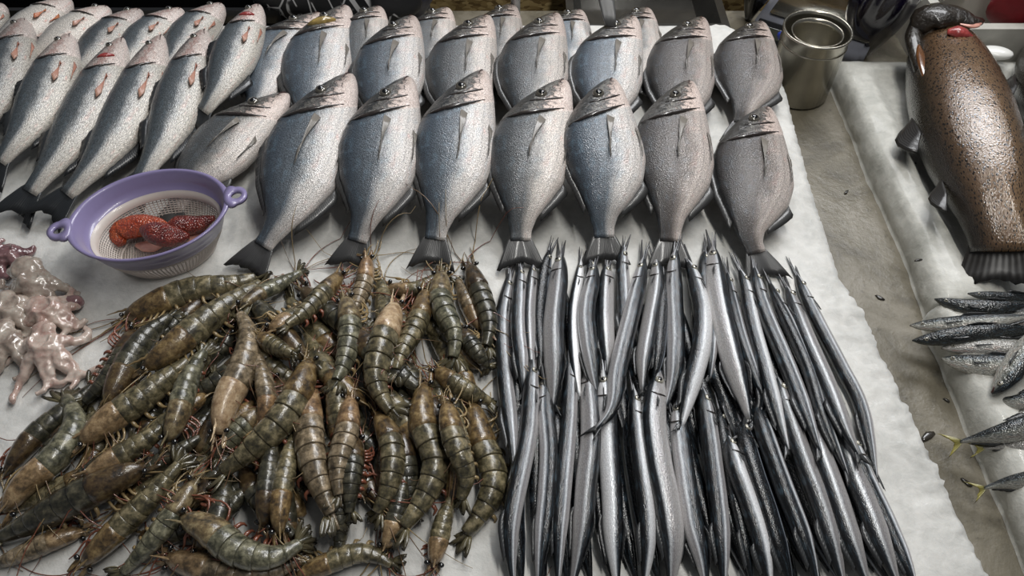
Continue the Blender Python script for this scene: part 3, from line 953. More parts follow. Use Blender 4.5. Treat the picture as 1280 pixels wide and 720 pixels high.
# hidden lower layer of the pile, seen as dark strips between the others
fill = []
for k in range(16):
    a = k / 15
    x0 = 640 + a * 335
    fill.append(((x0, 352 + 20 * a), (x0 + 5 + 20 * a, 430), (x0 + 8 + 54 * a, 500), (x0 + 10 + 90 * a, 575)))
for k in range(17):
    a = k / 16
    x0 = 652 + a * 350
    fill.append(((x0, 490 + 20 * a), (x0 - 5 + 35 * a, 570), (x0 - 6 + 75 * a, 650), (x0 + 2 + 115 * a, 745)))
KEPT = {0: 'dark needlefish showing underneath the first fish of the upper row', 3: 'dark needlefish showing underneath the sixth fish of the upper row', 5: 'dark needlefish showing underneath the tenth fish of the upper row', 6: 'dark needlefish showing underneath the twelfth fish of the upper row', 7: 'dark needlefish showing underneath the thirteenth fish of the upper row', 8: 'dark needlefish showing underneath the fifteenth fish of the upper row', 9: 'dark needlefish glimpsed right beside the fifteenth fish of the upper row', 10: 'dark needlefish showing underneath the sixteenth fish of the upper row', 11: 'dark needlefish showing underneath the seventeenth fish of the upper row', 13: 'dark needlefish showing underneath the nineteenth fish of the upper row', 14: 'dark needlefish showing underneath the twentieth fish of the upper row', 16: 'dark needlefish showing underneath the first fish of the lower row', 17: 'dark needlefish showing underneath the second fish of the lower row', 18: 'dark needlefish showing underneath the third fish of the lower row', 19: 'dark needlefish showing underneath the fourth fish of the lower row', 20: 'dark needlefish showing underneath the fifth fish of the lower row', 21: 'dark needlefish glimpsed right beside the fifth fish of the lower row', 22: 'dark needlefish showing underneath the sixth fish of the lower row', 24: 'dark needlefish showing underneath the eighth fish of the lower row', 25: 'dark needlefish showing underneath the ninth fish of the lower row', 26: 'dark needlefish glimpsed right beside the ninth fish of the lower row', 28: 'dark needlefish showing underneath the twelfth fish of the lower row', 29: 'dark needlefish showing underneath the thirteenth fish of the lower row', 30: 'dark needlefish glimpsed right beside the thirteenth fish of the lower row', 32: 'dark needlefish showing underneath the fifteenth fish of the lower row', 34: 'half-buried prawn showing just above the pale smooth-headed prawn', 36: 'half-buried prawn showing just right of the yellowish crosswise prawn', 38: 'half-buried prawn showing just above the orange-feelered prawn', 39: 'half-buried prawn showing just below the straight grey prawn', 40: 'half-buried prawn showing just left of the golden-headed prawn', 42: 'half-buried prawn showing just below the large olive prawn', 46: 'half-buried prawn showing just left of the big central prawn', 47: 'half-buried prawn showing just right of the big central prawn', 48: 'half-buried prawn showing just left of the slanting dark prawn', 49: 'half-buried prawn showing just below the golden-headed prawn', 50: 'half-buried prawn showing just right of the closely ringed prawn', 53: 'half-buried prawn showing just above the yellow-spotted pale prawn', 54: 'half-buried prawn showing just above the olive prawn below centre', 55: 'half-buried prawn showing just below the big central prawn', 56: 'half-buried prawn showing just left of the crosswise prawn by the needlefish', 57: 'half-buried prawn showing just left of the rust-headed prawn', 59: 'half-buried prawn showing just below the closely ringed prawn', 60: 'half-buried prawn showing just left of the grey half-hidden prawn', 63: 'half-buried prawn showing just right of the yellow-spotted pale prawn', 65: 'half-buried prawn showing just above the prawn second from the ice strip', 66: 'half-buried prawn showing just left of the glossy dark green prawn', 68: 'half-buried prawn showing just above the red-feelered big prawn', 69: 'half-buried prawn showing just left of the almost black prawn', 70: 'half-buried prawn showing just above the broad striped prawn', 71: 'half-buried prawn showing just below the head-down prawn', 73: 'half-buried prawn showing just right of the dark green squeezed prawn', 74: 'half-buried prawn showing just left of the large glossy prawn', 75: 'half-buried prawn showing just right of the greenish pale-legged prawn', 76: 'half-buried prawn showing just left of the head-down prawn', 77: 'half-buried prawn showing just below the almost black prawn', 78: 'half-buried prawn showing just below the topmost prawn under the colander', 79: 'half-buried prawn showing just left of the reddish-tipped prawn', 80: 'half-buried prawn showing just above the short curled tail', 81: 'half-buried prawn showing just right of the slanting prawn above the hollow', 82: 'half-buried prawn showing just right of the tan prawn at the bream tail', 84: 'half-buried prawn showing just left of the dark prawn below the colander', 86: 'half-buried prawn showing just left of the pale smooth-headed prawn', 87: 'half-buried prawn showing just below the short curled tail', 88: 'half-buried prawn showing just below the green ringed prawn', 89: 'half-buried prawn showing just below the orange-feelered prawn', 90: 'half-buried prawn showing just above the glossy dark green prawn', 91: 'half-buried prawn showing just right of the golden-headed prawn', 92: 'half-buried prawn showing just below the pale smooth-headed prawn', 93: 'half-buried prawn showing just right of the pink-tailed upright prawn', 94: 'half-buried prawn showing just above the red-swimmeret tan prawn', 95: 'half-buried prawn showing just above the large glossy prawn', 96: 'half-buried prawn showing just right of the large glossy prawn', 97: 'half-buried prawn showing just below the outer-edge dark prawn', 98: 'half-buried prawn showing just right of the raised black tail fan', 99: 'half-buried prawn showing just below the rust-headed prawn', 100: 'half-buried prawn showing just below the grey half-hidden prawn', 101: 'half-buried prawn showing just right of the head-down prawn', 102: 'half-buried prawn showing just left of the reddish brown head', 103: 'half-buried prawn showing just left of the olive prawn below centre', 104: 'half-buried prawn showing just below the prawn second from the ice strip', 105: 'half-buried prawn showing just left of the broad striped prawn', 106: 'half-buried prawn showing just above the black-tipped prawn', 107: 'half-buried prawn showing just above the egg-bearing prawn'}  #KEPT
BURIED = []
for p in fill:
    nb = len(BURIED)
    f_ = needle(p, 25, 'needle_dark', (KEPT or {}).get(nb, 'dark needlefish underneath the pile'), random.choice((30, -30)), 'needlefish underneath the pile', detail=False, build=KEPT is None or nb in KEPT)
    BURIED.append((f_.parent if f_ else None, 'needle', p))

low = [(((666, 425), (664, 480), (660, 540), (648, 600), (639, 650), (639, 700), (645, 750)), 25, 'needle', 55),
       (((684, 445), (682, 500), (686, 560), (683, 620), (677, 680), (672, 750)), 25, 'needle', -55),
       (((713, 410), (713, 465), (710, 530), (704, 600), (699, 670), (697, 750)), 24, 'needle', 55),
       (((729, 425), (736, 480), (739, 540), (733, 600), (727, 665), (712, 750)), 28, 'needle_grey', -60),
       (((752, 440), (758, 500), (761, 560), (765, 620), (767, 680), (773, 750)), 27, 'needle_pale', -70),
       (((790, 465), (795, 520), (801, 575), (809, 640), (809, 690), (803, 750)), 25, 'needle_pale', 60),
       (((828, 445), (817, 510), (823, 570), (834, 625), (841, 680), (838, 750)), 34, 'needle_grey', 80),
       (((845, 480), (850, 540), (857, 595), (866, 650), (878, 700), (884, 750)), 27, 'needle', -60),
       (((874, 465), (884, 520), (892, 580), (899, 640), (903, 690), (906, 750)), 27, 'needle', 60),
       (((895, 490), (906, 550), (917, 610), (930, 670), (944, 750)), 18, 'needle_dark', 40),
       (((905, 530), (920, 580), (936, 625), (951, 675), (966, 750)), 26, 'needle_pale', 62),
       (((922, 510), (942, 580), (962, 640), (980, 700), (994, 750)), 27, 'needle_dark', 55),
       (((938, 480), (957, 540), (980, 605), (1003, 665), (1028, 750)), 28, 'needle', 45),
       (((964, 450), (984, 510), (1006, 575), (1030, 640), (1060, 750)), 29, 'needle_grey', 62),
       (((1000, 480), (1022, 550), (1045, 615), (1067, 680), (1092, 750)), 30, 'needle_grey', 68),
       (((1022, 455), (1045, 510), (1064, 580), (1090, 645), (1130, 750)), 32, 'needle_grey', 72),
       (((1058, 530), (1082, 590), (1108, 645), (1134, 705), (1150, 750)), 25, 'needle', 60)]
upp = [(((668, 318), (665, 345), (662, 390), (664, 440), (670, 485)), 17, 'needle_grey', 60),
       (((692, 297), (681, 335), (675, 390), (677, 440), (673, 478)), 18, 'needle_dark', 50),
       (((734, 308), (738, 330), (737, 370), (742, 430), (745, 470)), 17, 'needle_dark', 40),
       (((760, 318), (758, 345), (757, 400), (760, 450), (757, 485)), 22, 'needle_grey', 70),
       (((782, 295), (778, 325), (779, 360), (780, 400), (778, 440)), 19, 'needle', 60),
       (((831, 330), (830, 360), (826, 410), (822, 450), (812, 490)), 18, 'needle_dark', 45),
       (((883, 300), (880, 330), (886, 380), (889, 430), (886, 485)), 20, 'needle', 55),
       (((975, 340), (992, 378), (1014, 430), (1036, 480), (1058, 535), (1082, 585)), 25, 'needle_grey', 65),
       (((641, 320), (636, 348), (628, 400), (632, 470), (640, 545), (645, 605)), 22, 'needle', 58),
       (((650, 318), (650, 345), (648, 400), (652, 450), (656, 505)), 20, 'needle', 58),
       (((703, 302), (699, 338), (692, 400), (693, 460), (690, 525)), 27, 'needle_grey', -62),
       (((728, 310), (724, 340), (717, 390), (719, 450), (726, 508)), 15, 'needle_pale', 80),
       (((745, 318), (741, 345), (733, 390), (740, 450), (749, 505)), 22, 'needle', -62),
       (((818, 308), (821, 345), (812, 400), (804, 450), (803, 500)), 22, 'needle_grey', -60),
       (((808, 303), (801, 340), (786, 400), (772, 460), (764, 510), (733, 548)), 24, 'needle', -60),
       (((850, 293), (843, 325), (843, 370), (845, 420), (842, 470), (829, 520)), 23, 'needle', -58),
       (((905, 322), (914, 365), (928, 420), (945, 470), (956, 505), (918, 556)), 18, 'needle', 55),
       (((852, 308), (868, 345), (878, 385), (876, 430), (862, 485), (848, 548)), 25, 'needle_pale', 62),
       (((890, 290), (893, 330), (900, 380), (914, 440), (931, 500), (940, 540)), 28, 'needle_grey', -70),
       (((914, 316), (931, 352), (941, 400), (956, 455), (972, 515), (990, 578)), 22, 'needle_pale', 58),
       (((940, 312), (945, 347), (956, 385), (975, 430), (999, 490), (1032, 582)), 24, 'needle', 58),
       (((953, 332), (966, 362), (988, 405), (1012, 460), (1030, 520), (1067, 612)), 21, 'needle_pale', 42),
       (((986, 322), (1006, 365), (1026, 405), (1052, 455), (1078, 510), (1099, 615)), 21, 'needle', 66)]
order = sorted(range(len(upp)), key=lambda k: upp[k][0][1][0])
rank = {k: i for i, k in enumerate(order)}
def put_upper(ks):
    for k in ks:
        p, w, m_, r = upp[k]
        needle(p, w, m_, '%s needlefish of the upper row, head %s from the prawn pile' % ({'needle': 'silver', 'needle_grey': 'grey', 'needle_pale': 'pale', 'needle_dark': 'dark'}[m_], ORD[rank[k]]), r, 'needlefish of the upper row')
put_upper(list(range(7)) + [9])
for k, (p, w, m_, r) in enumerate(low):
    needle(p, w, m_, '%s needlefish of the lower row, %s from the prawn pile' % ({'needle': 'silver', 'needle_grey': 'grey', 'needle_pale': 'pale', 'needle_dark': 'dark'}[m_], ORD[k]), r, 'needlefish of the lower row')
put_upper([7, 8] + list(range(10, len(upp))))

# ------------------------------------------------------------------ prawns
RS = [.05, .09, .15, .22, .30, .35, .42, .52, .62, .70, .78, .88]
RR = [.036, .056, .076, .091, .101, .104, .106, .102, .093, .080, .063, .045]
SEG = [.34, .435, .525, .615, .695, .77, .875]

WHIPS = []
def whips():
    for t, path, rr, sd, legs in WHIPS:
        random.seed(int(abs(path.P[0][0]) * 1e5) + sd)
        for rep_ in range(2):
            whip(t, path, rr, sd, legs)

def whip(t, path, rr, sd, legs):
    """Long antenna sweeping in an arc over whatever lies there."""
    a0 = random.uniform(-1.2, 1.2) + sd * .6
    P = []
    cur = path.pt(.075, -.002, sd * .006, rr).copy()
    tt = path.tan(.05)
    d = -tt.copy(); d[2] = 0
    ang = math.atan2(d[1], d[0]) + a0 * .5
    ln, curl = random.uniform(.08, .20), a0 * random.uniform(.05, .24)
    for i in range(15):
        P.append(cur.copy())
        cur = cur + ln / 14 * np.array((math.cos(ang), math.sin(ang), 0))
        ang += curl
        ground = ZS + float(hsample(cur[0], cur[1])) + .0025
        cur[2] += max(-.008, min(.02, (ground - cur[2]) * .55))
    V, Fc = tube_pts(P, [.0012 - .00006 * i for i in range(15)], 4)
    mesh_obj('antenna', V, Fc, M[random.choice(('antenna', legs, 'leg_red', 'leg_yellow'))], t)

def prawn(px, *a, **k):
    st = random.getstate()
    random.seed(int(px[0][0] * 131 + px[0][1] * 17))
    r = make_prawn(px, *a, **k)
    random.setstate(st)
    return r

def make_prawn(px, shell, label, roll=15, headmat=None, legs='leg_red', group='tiger prawns in the pile', full=True, lift=0.0, sink=.45, build=True):
    rad = prof(RS + [1], RR + [.012])
    # length for the radii: rough world length of the axis
    Q = catmull(px, 9)
    W3 = np.array([at(a, b, .03) for a, b in Q])
    Lw = np.linalg.norm(np.diff(W3, axis=0), axis=1).sum()
    Lr = min(max(Lw, .15), .215) * .96
    path, z = drape(px, lambda s: rad(s) * Lr * .8, lambda s: rad(s) * Lr * .85, .22, n=21, lift=lift, sink=sink)
    if not build:
        return None
    t = start('tiger_prawn', path, z, label, 'prawn', group)
    rr = math.radians(roll)
    sm, hmat = PR[shell]
    if headmat:
        hmat = M[headmat]
    def ring(q, k, m=14, wf=.86, low=1.0):
        out = []
        r = rad(q) * Lr * k
        for j in range(m):
            th = 2 * PI * j / m
            c, s_ = math.cos(th), math.sin(th)
            d = r * (c if c > 0 else c * (.92 * low))
            w = r * wf * math.copysign(abs(s_) ** .85, s_)
            if c > .75:      # faint keel on the back
                d *= 1.03
            out.append(path.pt(q, d, w, rr))
        return out
    def shell_tube(name, qs, ks, mat, parent, m=14):
        V, uv = [], []
        for i, (q, k) in enumerate(zip(qs, ks)):
            V += ring(q, k, m)
            for j in range(m):
                th = 2 * PI * j / m
                a = th if th <= PI else 2 * PI - th
                uv.append((i / (len(qs) - 1), 1 - a / PI))
        Fc = grid_faces(len(qs), m, True)
        Fc.append(tuple(range(m))[::-1]); Fc.append(tuple((len(qs) - 1) * m + k for k in range(m)))
        return mesh_obj(name, V, Fc, mat, parent, uv)
    cq = np.linspace(.075, .37, 10)
    car = shell_tube('carapace', cq, [.55, .82, .95, 1, 1, 1.01, 1.02, 1.03, 1.05, .98], hmat, t)
    for i in range(6):
        a, b = SEG[i], SEG[i + 1]
        q = [a, a + (b - a) * .3, a + (b - a) * .7, b + .008, b + .016, b + .012]
        shell_tube('shell_segment', q, [.95, 1.0, 1.035, 1.055, 1.02, .9], sm, t)
    # rostrum: saw-edged spike over the eyes
    V, Fc = [], []
    for i in range(9):
        k = i / 8
        q = .16 - .16 * k
        top = rad(.14) * Lr * (.92 - .12 * k) + (.0022 if i % 2 else 0) * (1 - k) + .006 * k * k
        hgt = .006 * (1 - k) + .0008
        w = .0022 * (1 - k) + .0005
        for d, l in ((top, 0), (top - hgt * .6, w), (top - hgt, 0), (top - hgt * .6, -w)):
            V.append(path.pt(q, d, l, rr))
    Fc = grid_faces(9, 4, True) + [(3, 2, 1, 0), (32, 33, 34, 35)]
    mesh_obj('rostrum', V, Fc, hmat, t)
    # tail fan
    for k, (sp, ln, wd) in enumerate(((0, .10, .010), (.42, .125, .015), (-.42, .125, .015), (.9, .115, .014), (-.9, .115, .014))):
        g = []
        for i in range(5):
            e = i / 4 - .5
            row = []
            for j in range(5):
                q = j / 4
                wq = wd * Lr / .18 * math.sin(PI * (.12 + .80 * q)) ** .7 if k else wd * Lr / .18 * (1 - .85 * q)
                row.append((.872 + ln * q * math.cos(sp * .6), -.004 * abs(sp) + .003 * math.sin(e * 6), sp * .022 * q * Lr / .18 + e * wq))
            g.append(row)
        sheet(path, rr, g, 'telson' if k == 0 else 'tail_lobe', sm if k == 0 else M['prawn_tail'], t, .0009)
    if not full:
        return t
    for sd in (1, -1):
        c = path.pt(.092, rad(.1) * Lr * .35, sd * rad(.1) * Lr * 1.02, rr)
        tt, D, Lt = path.frame(.092, rr)
        V, Fc = ellipsoid(c, tt * .0036, D * .0036, Lt * .0042, 8, 6)
        mesh_obj('eye', V, Fc, M['prawn_eye'], t)
        # antennal scale
        g = [[(.10 - .11 * q, rad(.1) * Lr * (.05 - .25 * e), sd * (rad(.1) * Lr * .7 + e * .006 * math.sin(PI * (.2 + .7 * q)))) for q in (0, .35, .7, 1)] for e in (-.5, 0, .5)]
        sheet(path, rr, g, 'antennal_scale', hmat, t, .0006)
        WHIPS.append((t, path, rr, sd, legs))
        for i in range(2):      # short feelers and mouth limbs fanning out ahead of the head
            j1 = random.uniform(-1, 1)
            r = rad(.1) * Lr
            P = [path.pt(.10, -r * (.2 + .5 * i), sd * r * .5, rr), path.pt(.03, -r * (.4 + .7 * i), sd * r * (.8 + .4 * j1), rr), path.pt(-.05, -r * (.3 + i), sd * r * (1.0 + 1.2 * j1), rr),
                 path.pt(-.12 - .04 * j1, -r * (.4 + .8 * i), sd * r * (.9 + 2.0 * j1), rr)]
            V, Fc = tube_pts(catmull(P, 8), np.linspace(.0017, .0006, 8), 4)
            mesh_obj('feeler', V, Fc, M[legs], t)
        for i in range(4):      # walking legs folded forward
            q = .20 + .04 * i
            r = rad(q) * Lr
            j1, j2 = random.uniform(-.3, .3), random.uniform(-.02, .02)
            P = [path.pt(q, -r * .8, sd * r * .45, rr), path.pt(q - .03, -r * 1.25, sd * r * (.95 + j1), rr), path.pt(q - .09 + j2, -r * 1.3, sd * r * (1.1 + j1), rr),
                 path.pt(q - .15 + j2, -r * 1.1, sd * r * (.9 + j1), rr), path.pt(q - .19 + j2, -r * 1.2, sd * r * (.7 + j1 * 2), rr)]
            V, Fc = tube_pts(catmull(P, 8), np.linspace(.0021, .0008, 8), 5)
            mesh_obj('leg', V, Fc, M[legs], t)
        for i in range(5):      # swimmerets under the tail
            q = (SEG[i] + SEG[i + 1]) / 2
            r = rad(q) * Lr
            P = [path.pt(q, -r * .7, sd * r * .5, rr), path.pt(q + .008, -r * 1.2, sd * r * .72, rr), path.pt(q + .035, -r * 1.42, sd * r * .6, rr)]
            V, Fc = tube_pts(catmull(P, 5), [.0026, .003, .0026, .0018, .0008], 5)
            mesh_obj('swimmeret', V, Fc, M[legs], t)
    return t

# the covered bottom layer
poly = [(150, 400), (200, 352), (340, 345), (440, 345), (592, 350), (608, 420), (606, 510), (598, 600), (555, 660), (470, 690), (400, 700), (220, 690), (100, 650), (0, 640), (20, 600), (75, 520), (140, 440)]
def inside(x, y):
    c = False
    for i in range(len(poly)):
        (x1, y1), (x2, y2) = poly[i], poly[i - 1]
        if (y1 > y) != (y2 > y) and x < (x2 - x1) * (y - y1) / (y2 - y1) + x1:
            c = not c
    return c
cnt = 0
for lay, (y0, dy_, x0, dx_) in enumerate(((372, 46, 20, 54), (398, 60, 50, 74))):
    for gy in range(y0, 715, dy_):
        for gx in range(x0, 620, dx_):
            x, y = gx + random.uniform(-14, 14), gy + random.uniform(-10, 10)
            base = math.radians(70 if x > 330 else 135) + random.uniform(-.5, .5)
            ln = 72
            dx, dy = math.cos(base) * ln, math.sin(base) * ln * .9
            if inside(x, y) and inside(x + dx * .8, y + dy * .8) and inside(x - dx * .8, y - dy * .8):
                if random.random() < .5:
                    dx, dy = -dx, -dy
                bx, by = random.uniform(-12, 12), random.uniform(-8, 8)
                nb = len(BURIED)
                t_ = prawn(((x - dx, y - dy), (x + bx, y + by), (x + dx, y + dy)), random.choice((0, 3, 3)), (KEPT or {}).get(nb, 'prawn buried under the others'), random.uniform(-80, 80), group='prawns buried in the pile', full=(lay == 1 and cnt % 3 == 0), sink=.75, build=KEPT is None or nb in KEPT)
                BURIED.append((t_, 'prawn', ((x - dx, y - dy), (x + bx, y + by), (x + dx, y + dy))))
                cnt += 1

A, B_, T_, K = 0, 1, 2, 3
visible = [
 # path head -> tail, shell, roll, head material, legs, label
 (((0, 602), (38, 545), (82, 508), (130, 470)), K, 35, None, 'leg_red', 'dark prawn along the outer edge of the pile nearest the octopuses'),
 (((130, 520), (150, 470), (180, 420), (225, 385)), K, -20, None, 'leg_yellow', 'dark prawn half covered below the colander, at the pile edge'),
 (((330, 412), (362, 392), (402, 372)), A, 70, 'prawn_head_orange', 'leg_yellow', 'yellowish prawn with a brown shell lying across the upper middle of the pile'),
 (((322, 415), (345, 428), (374, 444)), A, 20, None, 'leg_yellow', 'short curled prawn tail poking out above the dark hollow in the pile'),
 (((480, 356), (520, 356), (562, 336)), A, 40, 'prawn_head_orange', 'leg_yellow', 'prawn lying crosswise under the bream tail at the top of the pile'),
 (((535, 352), (522, 395), (500, 440), (490, 482)), A, -20, None, 'leg_red', 'prawn behind the central one, with orange feelers hanging over it'),
 (((575, 408), (594, 432), (614, 465)), K, 20, None, 'leg_yellow', 'dark prawn slanting under the outer edge beside the needlefish'),
 (((540, 458), (580, 482), (622, 506)), A, -30, None, 'leg_yellow', 'prawn lying across, its tail pointing at the first needlefish'),
 (((602, 416), (586, 378), (570, 345)), T_, 10, 'prawn_head_orange', 'leg_yellow', 'prawn with an orange-tan head pointing down near the upper corner of the pile'),
 (((584, 322), (601, 362), (612, 405), (602, 450)), K, 10, None, 'leg_yellow', 'dark prawn in the upper corner of the pile, beside the needlefish'),
 (((460, 312), (456, 345), (446, 378), (440, 410)), T_, 10, None, 'leg_yellow', 'tan prawn at the top of the pile touching the bream tail'),
 (((432, 335), (406, 360), (376, 390), (342, 414)), A, 30, None, 'leg_red', 'prawn slanting from the bream tail towards the middle hollow'),
 (((335, 505), (298, 535), (262, 578)), B_, 30, None, 'leg_red', 'grey prawn half hidden under the long curved one'),
 (((322, 540), (334, 505), (330, 470), (322, 435)), T_, -10, None, 'leg_red', 'brownish prawn standing upright in the middle, pink tail up'),
 (((350, 678), (350, 625), (360, 570), (370, 530)), A, 15, None, 'leg_red', 'prawn with its head down, just above the curled striped one'),
 (((330, 665), (333, 620), (338, 575), (345, 540)), K, -15, None, 'leg_red', 'almost black prawn with its head down, red legs beside it'),
 (((448, 540), (440, 590), (436, 655)), K, 20, None, 'leg_red', 'dark green prawn squeezed between two pale ones, lower middle'),
 (((480, 692), (495, 640), (508, 585)), K, 0, 'prawn_head_orange', 'leg_red', 'reddish brown prawn head between two tails at the lower edge'),
 (((250, 588), (215, 640), (182, 682), (140, 728)), B_, -50, None, 'leg_yellow', 'greenish prawn with a bunch of pale legs near the lower edge'),
 (((360, 725), (410, 700), (456, 688), (505, 712)), A, 40, None, 'leg_yellow', 'prawn at the lower frame edge showing yellow eggs and legs'),
 (((195, 692), (240, 700), (290, 714), (342, 710), (398, 688)), T_, 20, 'prawn_head_orange', 'leg_red', 'prawn with a black-tipped head lying along the lower frame edge'),
 (((215, 640), (260, 655), (300, 684), (345, 691), (394, 666)), B_, 45, None, 'leg_red', 'curled prawn with broad striped shell segments at the lower edge'),
 (((115, 660), (70, 670), (25, 690), (-22, 712)), T_, -35, 'prawn_head_orange', 'leg_red', 'orange-legged prawn at the lower corner of the pile'),
 (((200, 574), (142, 595), (82, 625), (30, 655), (-22, 682)), K, 20, None, 'leg_yellow', 'glossy dark green prawn running to the frame edge, lower corner'),
 (((95, 602), (140, 571), (185, 545), (228, 513)), A, -15, 'prawn_head_orange', 'leg_red', 'prawn with a rust-coloured head below the whiskered one'),
 (((-5, 652), (30, 600), (70, 565), (94, 525), (76, 484)), B_, 25, 'prawn_head_orange', 'leg_yellow', 'prawn with its black tail fan sticking up on the ice side'),
 (((165, 468), (206, 436), (250, 400), (302, 366), (338, 348)), A, -35, None, 'leg_yellow', 'large olive prawn lying just below the one under the colander'),
 (((142, 403), (188, 376), (238, 356), (290, 350), (340, 340)), A, -60, None, 'leg_yellow', 'topmost prawn right under the colander, head towards the octopuses'),
 (((292, 388), (318, 366), (350, 350), (385, 334)), B_, 55, None, 'leg_red', 'prawn with a reddish tip pointing at the silver bream tail'),
 (((90, 562), (135, 520), (180, 490), (215, 464), (252, 438)), A, -30, 'prawn_head_orange', 'leg_yellow', 'prawn with a golden head and long pale whiskers'),
 (((206, 562), (222, 515), (236, 470), (262, 426)), B_, 0, None, 'leg_red', 'grey-green prawn with closely ringed tail beside the golden-headed one'),
 (((92, 716), (140, 664), (190, 615), (238, 562)), A, 30, None, 'leg_red', 'big prawn with long red feelers slanting across the lower pile'),
 (((272, 558), (282, 498), (304, 455), (312, 415), (294, 380)), T_, -15, 'prawn_head_pink', 'leg_red', 'bent prawn with a pale smooth head, centre of the pile'),
 (((388, 464), (385, 515), (390, 570), (406, 620), (426, 668)), T_, -40, None, 'leg_red', 'tan prawn with red swimmerets, head under the long curved one'),
 (((437, 484), (434, 530), (422, 580), (426, 638)), T_, -30, None, 'leg_red', 'pale prawn with yellow spots next to the red-legged tan one'),
 (((394, 434), (376, 478), (355, 515), (316, 556), (256, 604)), A, 25, None, 'leg_red', 'long smooth prawn curving diagonally over the middle of the pile'),
 (((431, 362), (438, 405), (430, 450), (412, 492)), B_, 15, None, 'leg_yellow', 'green ringed prawn with a spread tail, upper middle'),
 (((468, 505), (490, 550), (487, 602), (462, 658)), A, 25, None, 'leg_red', 'olive prawn right below the big central one'),
 (((499, 368), (480, 418), (470, 465), (484, 503), (507, 528)), A, 25, 'prawn_head_pink', 'leg_red', 'big central prawn with a bunch of orange legs at its head'),
 (((553, 330), (551, 370), (568, 415), (562, 467)), B_, 0, None, 'leg_yellow', 'grey prawn lying straight in the upper pile with ringed tail'),
 (((541, 712), (551, 660), (566, 612)), A, 10, 'prawn_head_orange', 'leg_red', 'prawn with an orange spot on its head, pointing at the lower edge'),
 (((557, 492), (568, 545), (583, 590), (570, 640)), A, 20, None, 'leg_yellow', 'prawn second from the bare ice strip, lower pile'),
 (((588, 488), (601, 540), (618, 595), (597, 645), (563, 686)), A, 25, None, 'leg_yellow', 'outermost prawn beside the bare ice strip before the needlefish'),
 (((533, 463), (529, 520), (546, 572), (526, 625), (484, 682)), A, 28, None, 'leg_red', 'large glossy prawn whose grey tail fan shows near the lower edge'),
]
for p, sh, r, hmn, lg, lab in visible:
    prawn(p, sh, lab, r, hmn, lg, sink=.35)
whips()

# ------------------------------------------------------------------ colander with roe
ca, cb = at(65, 290, .09), at(303, 243, .09)
CC = (ca + cb) / 2
cang = math.atan2(cb[1] - ca[1], cb[0] - ca[0])
CA, CBs = .116, .094
def oval(th, k, z, tip=0.0):
    kk = k + tip * abs(math.cos(th)) ** 14
    x, y = CA * kk * math.cos(th), CBs * k * math.sin(th)
    return np.array((CC[0] + x * math.cos(cang) - y * math.sin(cang), CC[1] + x * math.sin(cang) + y * math.cos(cang), ZS + z))
M['purple'] = plain('purple_plastic', rgb(138, 129, 168), .28, 0, .3, (30, .05, .002), .06, 15)
M['lattice'] = plain('white_plastic_lattice', rgb(206, 196, 188), .4, 0, .2, None, .06, 40)
col = thing('colander', (CC[0], CC[1], ZS), 'oval purple plastic colander with white perforated basket holding red roe', 'colander')
NT_ = 72
profile = [(.86, .054, 0), (.875, .053, 0), (.93, .072, 0), (.985, .087, .0), (1.0, .0905, .0), (1.04, .0915, .03), (1.05, .0885, .03), (1.03, .0860, .02), (1.0, .083, .0), (.95, .068, 0), (.885, .049, 0), (.86, .050, 0)]
V = [oval(2 * PI * j / NT_, k, z, tp) for k, z, tp in profile for j in range(NT_)]
Fc = grid_faces(len(profile), NT_, True)
n0 = (len(profile) - 1) * NT_
Fc += [(n0 + j, n0 + (j + 1) % NT_, (j + 1) % NT_, j) for j in range(NT_)]
mesh_obj('rim', V, Fc, M['purple'], col)
for sg in (1, -1):       # lug with a hanging hole at each end
    V, Fc = [], []
    c0 = oval(0 if sg > 0 else PI, 1.0, .089, .16)
    e1 = np.array((math.cos(cang), math.sin(cang), 0)) * sg
    e2 = np.array((-math.sin(cang), math.cos(cang), 0))
    nn = 28
    for k, (ro, dz) in enumerate(((0, .003), (1, .003), (1, -.003), (0, -.003))):
        for j in range(nn):
            t = 2 * PI * j / nn
            if ro:
                back_ = max(0, -math.cos(t))
                p = c0 + e1 * (.017 * math.cos(t) * (1 + .15 * back_)) + e2 * ((.019 + .016 * back_) * math.sin(t))
            else:
                p = c0 + e1 * .0085 * math.cos(t) + e2 * .0085 * math.sin(t)
            V.append(p + np.array((0, 0, dz)))
    Fc = grid_faces(4, nn, True) + [(3 * nn + j, 3 * nn + (j + 1) % nn, (j + 1) % nn, j) for j in range(nn)]
    mesh_obj('handle', V, Fc, M['purple'], col)
# basket: ribs and hoops of the lattice, hundreds of slots
V, Fc = [], []
def add(vf):
    o_ = len(V)
    V.extend(vf[0]); Fc.extend(tuple(i + o_ for i in f) for f in vf[1])
def bk(t):
    return (.875 - .22 * t ** 1.4, .054 - .05 * t)
for j in range(96):
    th = 2 * PI * j / 96
    add(tube_pts([oval(th, *bk(t)) for t in np.linspace(0, 1, 6)], .0011, 4))
for t in np.linspace(0, 1, 15):
    k, z = bk(t)
    pts = [oval(2 * PI * j / 64, k, z) for j in range(65)]
    add(tube_pts(pts, .0012 if 0 < t < 1 else .0028, 4))
for a in np.linspace(-.6, .6, 33):
    h_ = math.sqrt(max(0, .655 ** 2 - a * a))
    f1 = lambda u, v: np.array((CC[0] + CA * u * math.cos(cang) - CBs * v * math.sin(cang), CC[1] + CA * u * math.sin(cang) + CBs * v * math.cos(cang), ZS + .004))
    add(tube_pts([f1(a, -h_), f1(a, 0), f1(a, h_)], .0012, 4))
    add(tube_pts([f1(-h_, a), f1(0, a), f1(h_, a)], .0012, 4))
bsk = mesh_obj('basket', V, Fc, M['lattice'], col); bsk['kind'] = 'stuff'
bsk['label'] = 'white plastic basket with rows of small slots'
V = []
